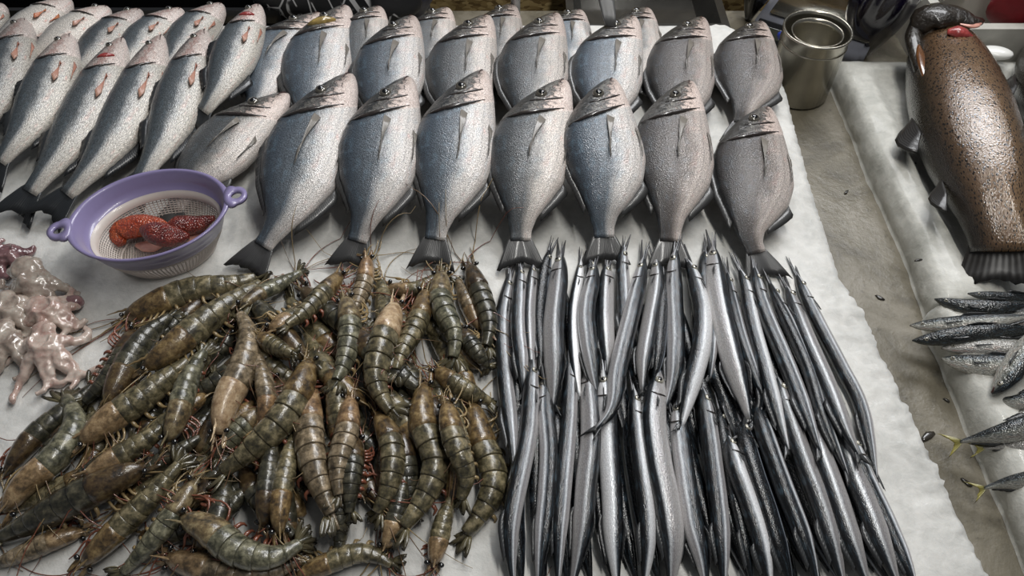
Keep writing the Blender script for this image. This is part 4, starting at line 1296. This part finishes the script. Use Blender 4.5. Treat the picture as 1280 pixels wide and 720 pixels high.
for k in (.88, .84):
    for z in (.057, .044):
        V += [oval(2 * PI * j / NT_, k - (.02 if z < .05 else 0), z) for j in range(NT_)]
Fc = grid_faces(2, NT_, True) + grid_faces(2, NT_, True, 2 * NT_) + [(j, (j + 1) % NT_, 2 * NT_ + (j + 1) % NT_, 2 * NT_ + j) for j in range(NT_)]
mesh_obj('basket_band', V, Fc, M['lattice'], col)

def roe_mat(name, a, b, c):
    t = NT(name)
    p = t.geo()
    v = t.voro(p, 330)
    n = t.noise(p, 60, 4)
    cc = t.ramp(n, [(.3, a), (.5, b), (.7, c)])
    cc = t.mix(t.math('MULTIPLY', t.smooth(v, .3, .7), .5), cc, tuple(x * .35 for x in a[:3]) + (1,))
    t.l(cc, t.b.inputs['Base Color']); t.val('Roughness', .35); t.val('Coat Weight', .6); t.val('Coat Roughness', .1)
    bb = t.bump(t.math('MULTIPLY', v, -1), .9, .002)
    t.l(bb, t.b.inputs['Normal']); t.l(bb, t.b.inputs['Coat Normal'])
    return t.m
M['roe_orange'] = roe_mat('roe_orange', rgb(132, 40, 14), rgb(176, 66, 26), rgb(200, 96, 46))
M['roe_red'] = roe_mat('roe_dark_red', rgb(78, 18, 12), rgb(118, 34, 22), rgb(150, 58, 36))
M['membrane'] = plain('pink_membrane', rgb(206, 152, 136), .25, 0, .8, (120, .3, .002), .2, 60)
def blob(name, px, hs, rad, flat, mat, label, cat, group=None, n=18, m=14, bump=.12):
    P3 = catmull([at(a, b, h) for (a, b), h in zip(px, hs)], n)
    pth = Path(P3)
    V, uv = [], []
    for i in range(n):
        q = i / (n - 1)
        r = float(np.interp(q, np.linspace(0, 1, len(rad)), rad))
        for j in range(m):
            t = 2 * PI * j / m
            k = 1 + bump * noise.noise(Vector(pth.pt(q, 0, 0, 0)) * 40 + Vector((math.cos(t), math.sin(t), 0)) * .9)
            V.append(pth.pt(q, math.cos(t) * r * flat * k, math.sin(t) * r * k, 0))
            uv.append((q, j / m))
    Fc = grid_faces(n, m, True) + [tuple(range(m))[::-1], tuple((n - 1) * m + k for k in range(m))]
    c = P3.mean(0)
    o = mesh_obj(name, V, Fc, mat, None, uv, loc=(c[0], c[1], min(v[2] for v in V)))
    return tag(o, label, cat, group)
g = 'roe sacs in the colander'
blob('fish_scrap', ((205, 305), (190, 308), (170, 306)), (.012, .013, .012), [.004, .012, .012, .004], .6, M['membrane'], 'pale pink scrap lying under the red roe', 'fish scrap')
blob('fish_scrap', ((225, 297), (240, 296), (262, 288)), (.014, .014, .013), [.004, .012, .012, .004], .6, M['membrane'], 'light pink scrap peeking out past the speckled roe', 'fish scrap')
blob('roe_sac', ((152, 305), (148, 292), (165, 284), (190, 282), (215, 288)), (.02, .026, .032, .034, .03), [.008, .018, .020, .020, .016, .006], .85, M['roe_orange'], 'bright orange roe sac hooked over the others in the colander', 'roe', g)
blob('roe_sac', ((206, 288), (225, 283), (248, 280), (268, 272)), (.03, .034, .034, .045), [.008, .019, .018, .013, .004], .85, M['roe_red'], 'dark red roe sac with a pointed tip at the colander back', 'roe', g)
blob('roe_sac', ((178, 286), (195, 291), (218, 295), (236, 296)), (.052, .052, .046, .036), [.008, .019, .021, .017, .006], .85, M['roe_red'], 'speckled brown-red roe sac lying on top in the colander', 'roe', g)

# ------------------------------------------------------------------ octopuses
def octo_mat(name, a, b, c):
    t = NT(name)
    p = t.geo()
    n1 = t.noise(p, 38, 4, .6); n2 = t.noise(p, 260, 3)
    cc = t.ramp(n1, [(.32, a), (.5, b), (.68, c)])
    t.l(cc, t.b.inputs['Base Color'])
    t.val('Roughness', .25); t.val('Coat Weight', .9); t.val('Coat Roughness', .08)
    t.val('Subsurface Weight', .2); t.val('Subsurface Radius', (.012, .006, .005)); t.val('Subsurface Scale', .4)
    t.l(t.bump(n2, .35, .0012), t.b.inputs['Normal'])
    return t.m
M['octo_grey'] = octo_mat('octopus_skin_greyish', rgb(128, 112, 102), rgb(164, 150, 138), rgb(188, 178, 166))
M['octo_pink'] = octo_mat('octopus_skin_pink', rgb(166, 134, 124), rgb(194, 174, 162), rgb(210, 197, 186))
M['octo_purple'] = octo_mat('octopus_skin_purple', rgb(92, 62, 66), rgb(124, 92, 94), rgb(150, 120, 118))
def octopus(px, hgt, head, arms, mat, label, seed, tip=None):
    """Soft body: mantle and arms fused into one skin. head: (dx px, dy px, size m); arms: (angle deg, length m)."""
    rnd = random.Random(seed)
    c = at(px[0], px[1], hgt)
    V, Fc = [], []
    def put(vf):
        o_ = len(V)
        V.extend(vf[0]); Fc.extend(tuple(i + o_ for i in f) for f in vf[1])
    put(ellipsoid(c, (.024, 0, 0), (0, .022, 0), (0, 0, .012), 14, 9))
    hc = at(px[0] + head[0], px[1] + head[1], hgt + .002)
    put(ellipsoid(hc, (head[2] * 1.05, 0, .004), (0, head[2] * .85, 0), (0, 0, head[2] * .55), 14, 9))
    for q_, (ang, ln) in enumerate(arms):
        a = math.radians(ang)
        P, cur, r = [], c + np.array((math.cos(a) * .008, math.sin(a) * .008, .006)), .0125
        curl = rnd.choice((-1, 1)) * rnd.uniform(.10, .42)
        ln = ln * 1.25
        for i in range(16):
            P.append(cur.copy())
            k = i / 15
            st = ln / 15
            a += curl * (.1 + 1.6 * k * k) + .25 * math.sin(i * 1.3 + q_)
            cur = cur + np.array((math.cos(a) * st, math.sin(a) * st, -.55 * st if k < .6 else .25 * st * math.sin(9 * k)))
            cur[2] = max(cur[2], ZS + .006)
        put(tube_pts(P, [r * (1 - .66 * (i / 15) ** .8) * (1 + .08 * math.sin(i * 2.6)) for i in range(16)], 8))
    t = thing('octopus', (c[0], c[1], ZS), label, 'octopus', 'baby octopuses on the ice')
    o = mesh_obj('body', V, Fc, M[mat], t)
    md = o.modifiers.new('fuse', 'REMESH'); md.mode = 'VOXEL'; md.voxel_size = .0024
    sm = o.modifiers.new('soften', 'SMOOTH'); sm.iterations = 2; sm.factor = .5
    dg = bpy.context.evaluated_depsgraph_get()
    me = bpy.data.meshes.new_from_object(o.evaluated_get(dg))
    o.modifiers.clear()
    o.data = me
    for v_ in me.vertices:      # wrinkled skin
        w_ = o.matrix_world @ v_.co if False else v_.co + t.location
        v_.co += v_.normal * (.0028 * noise.noise(w_ * 60) + .0016 * noise.noise(w_ * 150))
    me.polygons.foreach_set('use_smooth', [True] * len(me.polygons))
    if tip:
        p = at(px[0] + tip[0], px[1] + tip[1], .014)
        e = at(px[0] + tip[0] + tip[2], px[1] + tip[1] + tip[3], .014) - p
        V, Fc = tube_pts(catmull([p, p + e * .5, p + e], 9), [.006, .010, .011, .011, .0115, .012, .012, .010, .004], 10)
        mesh_obj('mantle_tip', V, Fc, M['octo_purple'], t)
    # suckers in pairs along one arm
    return t
octopus((8, 318), .014, (6, -2, .013), [(150, .04), (200, .04), (260, .04), (330, .035), (20, .03)], 'octo_purple', 'small dark reddish octopus at the far end of the octopuses', 3)
octopus((44, 350), .030, (-12, -14, .028), [(-100, .065), (-80, .065), (-62, .065), (-120, .065), (-40, .06), (-140, .06), (-10, .055), (190, .055)], 'octo_grey', 'large greyish octopus with arms hanging towards the others', 5)
octopus((16, 386), .026, (-12, -10, .022), [(-90, .06), (-60, .06), (-120, .05), (-20, .05), (180, .05), (60, .04)], 'octo_grey', 'grey octopus huddled between the large one and the frame edge', 8)
octopus((58, 388), .026, (-14, -6, .022), [(-90, .05), (-50, .05), (-10, .045), (20, .04), (-130, .05), (60, .04)], 'octo_pink', 'octopus with a dark purple mantle tip sticking out', 11, (16, -10, 30, 0))
octopus((8, 425), .024, (-10, -12, .024), [(-90, .05), (-50, .055), (-20, .045), (-130, .05), (200, .05)], 'octo_grey', 'pale grey octopus cut off by the frame edge, beside the star-shaped one', 14)
octopus((56, 430), .028, (-2, -16, .020), [(-92, .07), (-55, .075), (-125, .07), (-20, .07), (195, .065), (15, .055), (160, .05), (-75, .06)], 'octo_pink', 'pinkish star-shaped octopus with spread arms nearest the prawns', 17)

# ------------------------------------------------------------------ small mackerel on the far block
def mack(px, wpx, mat, label, roll, tailm='fin_needle', eye=True):
    mid = px[len(px) // 2]
    dep = at(*mid)[1] * CP + H * SP
    R = 1.2 * wpx * dep / F / 2
    th = prof(MACK[0] + [1], [w * R for w in MACK[3]] + [.001])
    hw = prof(MACK[0] + [1], [a * R for a in MACK[1]] + [.012])
    path, z = drape(px, hw, th, .3, sink=.3, level=True)
    t = start('mackerel', path, z, label, 'fish', 'small mackerel on the ice block')
    rr = math.radians(roll)
    f = Fish(path, rr, MACK, R, .87, M[mat], t, 44, 18, .2)
    sd = 1 if math.sin(rr) > 0 else -1
    if eye:
        f.eye(.085, .2, R * .2, (sd,), 'iris')
        f.mouth(.05, -.1)
    f.tail(.85, 1.0, .09, M[tailm], 11)
    f.median_fin('dorsal_fin', .35, .5, R * .25, M['fin_needle'], True, 9)
    f.median_fin('anal_fin', .6, .78, R * .2, M['fin_needle'], False, 9)
    f.side_fin('pectoral_fin', .23, .0, -.2, .12, .15, M['fin_needle'], sd, 6, .002)
    return f
mk = [(((1210, 366), (1250, 369), (1300, 373), (1345, 375)), 14, 'mackerel_dark', -70, 'thin dark mackerel right below the trout tail', 'fin_needle'),
      (((1168, 373), (1212, 380), (1270, 382), (1330, 378)), 19, 'mackerel_dark', -60, 'black-backed mackerel, second below the trout tail', 'fin_needle'),
      (((1345, 385), (1285, 395), (1240, 402), (1195, 415)), 24, 'mackerel_pale', 70, 'plump pale grey mackerel lying between the dark ones', 'fin_needle'),
      (((1137, 406), (1185, 402), (1240, 398), (1320, 392)), 19, 'mackerel', -75, 'mackerel with a clear eye reaching furthest over the block edge', 'fin_needle'),
      (((1176, 434), (1220, 430), (1280, 430), (1340, 428)), 19, 'mackerel_pale', -75, 'pale mackerel with pink blood marks', 'fin_needle'),
      (((1140, 425), (1195, 416), (1250, 411), (1330, 410)), 21, 'mackerel_dark', -50, 'slim black mackerel lying just below the clear-eyed one', 'fin_needle'),
      (((1177, 447), (1215, 451), (1265, 452), (1335, 450)), 25, 'mackerel', -72, 'shiny mackerel with a big round eye and dark spots', 'fin_needle'),
      (((1330, 480), (1285, 497), (1250, 500), (1215, 498)), 22, 'mackerel', 75, 'mackerel lying under the steep dark one', 'fin_yellow'),
      (((1240, 492), (1262, 462), (1290, 425), (1320, 385)), 28, 'mackerel', 60, 'dark mackerel standing steeply across the others', 'fin_needle'),
      (((1345, 515), (1295, 518), (1255, 516), (1215, 505)), 20, 'mackerel_pale', 75, 'pale mackerel just above the yellow-tailed ones', 'fin_yellow'),
      (((1370, 545), (1310, 550), (1260, 556), (1208, 562)), 20, 'mackerel_pale', 75, 'mackerel whose yellow tail lies between two others', 'fin_yellow'),
      (((1350, 520), (1295, 528), (1235, 543), (1178, 557)), 28, 'mackerel', 68, 'mackerel whose yellow tail hangs over the channel', 'fin_yellow'),
      (((1370, 600), (1310, 596), (1260, 602), (1212, 615)), 24, 'mackerel', 72, 'lowest mackerel with a yellow tail at the block edge', 'fin_yellow'),
      (((1268, 618), (1290, 600), (1330, 575)), 20, 'mackerel', 60, 'mackerel cut off by the frame edge below the yellow tails', 'fin_needle')]
for p, w, m_, r, l, tm_ in mk:
    mack(p, w, m_, l, r, tm_)

# ------------------------------------------------------------------ the big trout
TROUT = ([0, .03, .08, .15, .22, .3, .4, .5, .6, .7, .78, .86, .90],
         [.55, .72, .82, .90, .95, .98, 1, .97, .9, .76, .62, .52, .50],
         [.45, .62, .74, .84, .92, .97, 1, .97, .9, .76, .62, .52, .50],
         [.40, .55, .64, .70, .74, .76, .76, .72, .64, .5, .36, .24, .18])
def trout(px, R, label, roll, head=True):
    th = prof(TROUT[0] + [1], [w * R for w in TROUT[3]] + [.004])
    hw = prof(TROUT[0] + [1], [a * R * .9 for a in TROUT[1]] + [.05])
    path, z = drape(px, hw, th, 1.0, sink=.2, level=True)
    t = start('trout', path, z, label, 'fish', None)
    rr = math.radians(roll)
    f = Fish(path, rr, TROUT, R, .90, M['trout'], t, 60, 30)
    f.tail(.86, .72, .02, M['fin_trout'], 17, .95)
    g = []
    for q0, q1, hg, nm in ((.37, .50, .050, 'pectoral_fin'), (.66, .75, .036, 'pelvic_fin')):
        g = []
        for i in range(9):
            k = i / 8
            q = q0 + (q1 - q0) * .35 * k
            row = []
            for j in range(6):
                u = j / 5
                wv = math.sin(PI * (.15 + .75 * u))
                row.append((q + (q1 - q0) * (u * .85 + .25 * k * u), -(f.V(q) * R * .86 + hg * wv * k * .9), -.02 - .012 * u))
            g.append(row)
        sheet(path, rr, g, nm, M['fin_trout'], t, .0016)
    f.median_fin('dorsal_fin', .48, .6, .03, M['fin_trout'], True, 11)
    return f, t, path
f, t, path = trout(((1172, 34), (1190, 78), (1213, 145), (1236, 220), (1250, 290), (1247, 358)), .088, 'large brown spotted trout with an open red mouth on the ice block', -62)
def lump(name, px, hs, rad, flat, mat, par, n=16, m=14, bump=.08):
    P3 = catmull([at(a, b, h) for (a, b), h in zip(px, hs)], n)
    pth = Path(P3)
    V, uv = [], []
    for i in range(n):
        q = i / (n - 1)
        r = float(np.interp(q, np.linspace(0, 1, len(rad)), rad))
        for j in range(m):
            a = 2 * PI * j / m
            k = 1 + bump * noise.noise(Vector(pth.pt(q, 0, 0, 0)) * 30 + Vector((math.cos(a), math.sin(a), 0)))
            V.append(pth.pt(q, math.cos(a) * r * flat * k, math.sin(a) * r * k, 0)); uv.append((q, j / m))
    Fc = grid_faces(n, m, True) + [tuple(range(m))[::-1], tuple((n - 1) * m + k for k in range(m))]
    return mesh_obj(name, V, Fc, mat, par, uv)
M['trout_head'] = plain('trout_head_black', rgb(34, 28, 21), .32, .0, .5, (90, .8, .006), .6, 45)
M['gill_plate'] = plain('gill_plate_amber', rgb(104, 66, 36), .2, 0, 1.0, (50, .2, .002), .35, 50)
lump('upper_jaw', ((1146, 40), (1160, 22), (1190, 20), (1216, 27), (1228, 25)), (.055, .078, .082, .08, .08), [.014, .034, .037, .030, .022, .007], .55, M['trout_head'], t)
lump('lower_jaw', ((1146, 26), (1142, 45), (1148, 75), (1156, 108)), (.06, .05, .04, .03), [.012, .018, .016, .014, .006], .8, M['trout_head'], t)
lump('gill_plate', ((1148, 55), (1152, 78), (1158, 100), (1163, 118)), (.055, .05, .045, .035), [.003, .009, .009, .007, .003], .7, M['gill_plate'], t)
lump('gill', ((1184, 40), (1200, 41), (1216, 47)), (.085, .088, .082), [.006, .015, .013, .004], .7, M['gill_red'], t, bump=.25)
lump('lip', ((1200, 30), (1216, 33), (1227, 29)), (.092, .09, .086), [.002, .005, .006, .002], .6, M['membrane'], t)
trout(((1318, 30), (1312, 80), (1335, 150), (1360, 230)), .065, 'second glossy dark fish cut off by the frame edge behind the trout', -60)

# ------------------------------------------------------------------ things behind the display
def lathe(name, prof_, cx, cy, z0, mat, parent=None, n=40, loc=None):
    V = [(cx + r * math.cos(2 * PI * j / n), cy + r * math.sin(2 * PI * j / n), z0 + z) for r, z in prof_ for j in range(n)]
    Fc = grid_faces(len(prof_), n, True)
    return mesh_obj(name, V, Fc, mat, parent, loc=loc)
pot = thing('steel_pot', (.635, 1.375, CZ), 'round stainless steel pot standing between the ice blocks', 'pot')
lathe('pot_body', [(0, .001), (.064, .001), (.068, .006), (.068, .15), (.071, .156), (.071, .16), (.0665, .16), (.0655, .15), (.065, .008), (0, .007)], .635, 1.375, CZ, M['steel'], pot)
lathe('bead', [(.068, .128), (.0695, .130), (.068, .132)], .635, 1.375, CZ, M['steel'], pot)
cup = thing('steel_cup', (.632, 1.365, CZ + .008), 'small steel cup sitting inside the pot', 'cup')
lathe('cup_body', [(0, .001), (.044, .001), (.047, .005), (.051, .146), (.053, .15), (.0505, .15), (.0485, .14), (.045, .008), (0, .006)], .632, 1.365, CZ + .008, M['steel'], cup)

M['grey_plastic'] = plain('grey_plastic', rgb(112, 114, 122), .4, 0, .2, None, .08, 30)
M['black_plastic'] = plain('black_plastic', rgb(14, 14, 16), .25, 0, .5, (20, .1, .003))
M['lcd'] = plain('lcd_window', rgb(58, 60, 50), .15, 0, .8)
M['blue_plastic'] = plain('blue_plastic', rgb(38, 58, 150), .3, 0, .4)
sc = thing('digital_scale', (.73, 1.585, CZ), 'grey digital shop scale with a black display panel behind the pot', 'scale')
sc.rotation_euler = (0, 0, math.radians(-32))
bm = bevel_box(.26, .20, .055, .012, 3)
bm_obj('housing', bm, M['grey_plastic'], sc, True, (0, 0, .01))
bm = bevel_box(.20, .05, .006, .002, 1)
o = bm_obj('display_panel', bm, M['black_plastic'], sc, False, (-.02, -.105, .04)); o.rotation_euler = (math.radians(50), 0, 0)
for k in (-.06, 0, .06):
    bm = bevel_box(.045, .024, .002, .0006, 1)
    w_ = bm_obj('display_window', bm, M['lcd'], o, False, (k, 0, .0055))
for sx in (-.10, .10):
    for sy in (-.07, .07):
        bm = bevel_box(.03, .03, .012, .003, 1); bm_obj('foot', bm, M['black_plastic'], sc, False, (sx, sy, 0))
bm = bevel_box(.23, .17, .008, .003, 2); bm_obj('weighing_plate', bm, M['steel'], sc, True, (.01, .01, .067))
tg = thing('tongs', (.60, 1.47, ZS + .0), 'steel tongs with a blue plastic grip leaning by the scale', 'tongs')
def tp(name, px, hs, r, mat, par, sides=8, n=12):
    P3 = catmull([at(a, b, h) for (a, b), h in zip(px, hs)], n)
    V, Fc = tube_pts(P3, r, sides)
    return mesh_obj(name, V, Fc, mat, par)
tp('grip', ((972, 47), (985, 42), (999, 37)), (-.01, .0, .01), [.006] + [.011] * 10 + [.006], M['blue_plastic'], tg)
tp('arm', ((980, 48), (990, 56), (992, 68), (988, 74)), (-.015, -.03, -.05, -.08), .003, M['steel'], tg)
tp('arm', ((976, 50), (984, 60), (988, 72), (984, 76)), (-.015, -.03, -.05, -.085), .003, M['steel'], tg)

tray = thing('metal_tray', (.315, 1.66, CZ), 'shallow dark grey metal tray behind the breams', 'tray')
M['tray'] = plain('dark_grey_tray', rgb(66, 65, 62), .25, .5, .4, (12, .2, .006), .25, 18)
V, Fc = [], []
TX0, TX1, TY0, TY1 = .14, .49, 1.535, 1.80
def rect(inset, z, fl):
    return [(TX0 + inset - fl, TY0 + inset - fl, z), (TX1 - inset + fl, TY0 + inset - fl, z), (TX1 - inset + fl, TY1 - inset + fl, z), (TX0 + inset - fl, TY1 - inset + fl, z)]
for ins, z in ((.03, CZ), (.0, CZ + .06), (-.012, CZ + .062), (-.012, CZ + .066), (.006, CZ + .066), (.034, CZ + .006)):
    V += rect(ins, z, 0)
Fc = grid_faces(6, 4, True) + [(3, 2, 1, 0), (20, 21, 22, 23)]
mesh_obj('pan', V, Fc, M['tray'], tray, smooth=False)

M['post_grey'] = plain('light_grey_paint', rgb(176, 178, 178), .4, 0, .2, None, .1, 30)
post = thing('steel_post', (.008, 1.525, CZ), 'thin grey steel post standing behind the bream rows', 'post')
lathe('post_tube', [(0, 0), (.0105, 0), (.0105, .5), (0, .5)], .008, 1.525, CZ, M['post_grey'], post, 20)
lathe('base_plate', [(0, 0), (.03, 0), (.03, .006), (.009, .008)], .008, 1.525, CZ, M['steel_dull'], post, 24)

def bag(name, cx, cy, rx, ry, hgt, mat, label, cat, folds=9, amp=.16, seed=0, z0=None, top=.55):
    z0 = CZ if z0 is None else z0
    n, m = 22, 48
    V = []
    for i in range(n):
        k = i / (n - 1)
        env = (math.sin(PI * min(1, k * 1.9 + .12) / 2) if k < .5 else 1 - (1 - top) * ((k - .5) / .5) ** 1.5) if k < .97 else top * .35
        for j in range(m):
            t = 2 * PI * j / m
            q = 1 + amp * math.sin(folds * t + 2.2 * math.sin(3 * k + seed)) * (.25 + .75 * k) * .5 + amp * noise.noise(Vector((math.cos(t) * 2 + seed, math.sin(t) * 2, k * 3)))
            V.append((cx + rx * env * q * math.cos(t), cy + ry * env * q * math.sin(t), z0 + hgt * k))
    Fc = grid_faces(n, m, True) + [tuple(range(m))[::-1], tuple((n - 1) * m + k for k in range(m))]
    o = mesh_obj(name, V, Fc, mat, None, loc=(cx, cy, z0))
    return tag(o, label, cat)
M['purple_bag'] = plain('glossy_dark_purple_plastic', rgb(20, 14, 34), .12, 0, 1.0, (25, .25, .01), .5, 14)
bag('plastic_bag', .815, 1.505, .072, .060, .34, M['purple_bag'], 'glossy dark purple plastic bag standing behind the ice block', 'bag', 7, .14, 2)
bag('plastic_bag', .585, 1.66, .036, .05, .30, M['black_plastic'], 'black plastic bag between the tray and the scale', 'bag', 5, .2, 5)
M['red_cloth'] = plain('red_fabric', rgb(112, 16, 24), .6, 0, .1, (30, .3, .008), .25, 20)
bag('fabric_bag', 1.20, 1.515, .14, .055, .24, M['red_cloth'], 'dark red fabric bag stuffed into the white foam box', 'bag', 6, .14, 8, CZ + .025, .8)
def pattern_mat():
    t = NT('black_white_print')
    p = t.geo()
    v = t.voro(t.mapv(p, (1, 1, .7)), 26, 'DISTANCE_TO_EDGE')
    m_ = t.math('MULTIPLY', t.smooth(v, .05, .03), t.smooth(t.noise(p, 14, 2), .48, .52))
    w = t.math('SINE', t.math('MULTIPLY', t.n('ShaderNodeSeparateXYZ').outputs[0], 1))
    sx = t.n('ShaderNodeSeparateXYZ'); t.l(p, sx.inputs[0])
    st = t.math('SINE', t.math('MULTIPLY', t.math('ADD', sx.outputs[0], t.math('MULTIPLY', sx.outputs[2], .5)), 190))
    band = t.math('MULTIPLY', t.smooth(st, .3, .5), t.math('MULTIPLY', t.smooth(sx.outputs[0], -.385, -.375), t.smooth(sx.outputs[0], -.315, -.325)))
    c = t.mix(t.math('MAXIMUM', m_, band), (.008, .008, .010, 1), (.62, .62, .62, 1))
    t.l(c, t.b.inputs['Base Color']); t.val('Roughness', .5)
    return t.m
M['pattern'] = pattern_mat()
bag('printed_bag', -.40, 1.60, .20, .07, .22, M['pattern'], 'black cloth bag with white print behind the breams', 'bag', 6, .12, 3, top=.8)
M['navy'] = plain('navy_fabric', rgb(22, 24, 48), .5, 0, .2, (40, .3, .006))
bag('folded_cloth', -.24, 1.66, .06, .05, .20, M['navy'], 'small navy cloth beside the printed bag', 'cloth', 4, .2, 6, top=.7)

crate = thing('black_crate', (-.98, 1.70, CZ), 'low black plastic crate behind the sea bass', 'crate')
V, Fc = box_vf(-.98, 1.545, CZ + .05, .90, .012, .10); mesh_obj('side_panel', V, Fc, M['black_plastic'], crate, smooth=False)
V, Fc = box_vf(-.98, 1.69, CZ + .05, .90, .012, .10); mesh_obj('side_panel', V, Fc, M['black_plastic'], crate, smooth=False)
V, Fc = box_vf(-.535, 1.62, CZ + .05, .012, .14, .10); mesh_obj('end_panel', V, Fc, M['black_plastic'], crate, smooth=False)
V, Fc = box_vf(-.98, 1.62, CZ + .004, .88, .14, .008); mesh_obj('bottom', V, Fc, M['black_plastic'], crate, smooth=False)
V, Fc = box_vf(-.72, 1.512, CZ + .03, .34, .03, .06)
o = mesh_obj('trim_1', V, Fc, M['rail'], smooth=False, loc=(-.72, 1.512, CZ)); o['kind'] = 'structure'; o['label'] = 'cream wooden rail between the sea bass and the black crate'; o['category'] = 'rail'

M['foam'] = plain('white_foam', rgb(176, 174, 166), .6, 0, 0, (150, .2, .002), .08, 40)
fb = thing('foam_box', (1.16, 1.53, CZ), 'white foam fish box behind the trout', 'box')
for nm, a in (('front_panel', (1.16, 1.43, .03 - .065, .46, .022, .13)), ('back_panel', (1.16, 1.60, -.035, .46, .022, .13)), ('side_panel', (.941, 1.515, -.035, .022, .148, .13)), ('side_panel', (1.379, 1.515, -.035, .022, .148, .13)), ('bottom', (1.16, 1.515, -.09, .416, .148, .02))):
    V, Fc = box_vf(a[0], a[1], ZS + a[2], *a[3:]); mesh_obj(nm, V, Fc, M['foam'], fb, smooth=False)
M['white_plastic'] = plain('white_plastic', rgb(226, 226, 222), .35, 0, .3)
sp = thing('plastic_scoop', (1.02, 1.375, ZS - .03), 'small white plastic scoop between the trout and the foam box', 'scoop')
p0 = at(1243, 66, -.005)
V, Fc = ellipsoid(p0, (.030, -.020, .006), (.012, .018, 0), (0, 0, .012), 18, 9); mesh_obj('scoop_bowl', V, Fc, M['white_plastic'], sp)
V, Fc = tube_pts(catmull([p0, p0 + np.array((-.035, .025, .004)), p0 + np.array((-.06, .045, -.01))], 6), .005, 8); mesh_obj('handle', V, Fc, M['white_plastic'], sp)

def film_mat():
    t = NT('clear_plastic_film')
    t.val('Base Color', (.85, .87, .87, 1)); t.val('Transmission Weight', .75); t.val('Roughness', .12); t.val('IOR', 1.25)
    t.l(t.bump(t.noise(t.geo(), 40, 4, .6, 1.0), .8, .01), t.b.inputs['Normal'])
    return t.m
M['film'] = film_mat()
V, uv = [], []
n, m = 30, 26
for dz in (0, -.0012):
    for i in range(n):
        for j in range(m):
            x, y = .70 + .34 * i / (n - 1), 1.56 + .16 * j / (m - 1)
            V.append((x, y, ZS + .028 + dz + .022 * noise.noise(Vector((x * 22, y * 22, 1))) + .012 * noise.noise(Vector((x * 60, y * 50, 4)))))
Fc = grid_faces(n, m, False) + [f[::-1] for f in grid_faces(n, m, False, n * m)]
o = mesh_obj('plastic_film', V, Fc, M['film'], None, loc=(.87, 1.64, ZS))
tag(o, 'crumpled clear plastic film spread over the scale', 'plastic film')

# scraps stuck to the wet channel and the ice
M['scrap'] = plain('dark_scrap', rgb(38, 34, 28), .3, 0, .6, None, .3, 100)
spots = [(1100, 372, -.1, .006, 'near the clear-eyed mackerel'), (1160, 545, -.1, .010, 'halfway down the channel'), (1183, 500, -.1, .004, 'above the biggest channel scrap'), (1208, 603, -.1, .006, 'low in the channel'),
         (1058, 240, -.1, .005, 'high in the channel'), (1148, 325, RZ - .011, .005, 'on the ice below the trout fins'), (1140, 204, RZ - .011, .006, 'on the ice beside the trout pectoral fin'), (1172, 262, RZ - .011, .006, 'on the ice beside the trout pelvic fin')]
for k, (a, b, h, r, w) in enumerate(spots):
    c = at(a, b, h + .0015)
    an = random.uniform(0, PI)
    V, Fc = [], []
    n = 9
    for dz, kk in ((-.0015, 1), (.0008, .95), (.0016, .5)):
        for j in range(n):
            t_ = 2 * PI * j / n
            rr_ = r * kk * (1 + .5 * noise.noise(Vector((j * 1.7, k * 3.1, 0))))
            x, y = rr_ * 1.5 * math.cos(t_), rr_ * .6 * math.sin(t_)
            V.append((c[0] + x * math.cos(an) - y * math.sin(an), c[1] + x * math.sin(an) + y * math.cos(an), c[2] + dz))
    Fc = grid_faces(3, n, True) + [tuple(range(n))[::-1], tuple(2 * n + j for j in range(n))]
    o = mesh_obj('fish_scrap', V, Fc, M['scrap'], None, loc=tuple(c))
    tag(o, 'small dark fish scrap ' + w, 'fish scrap')
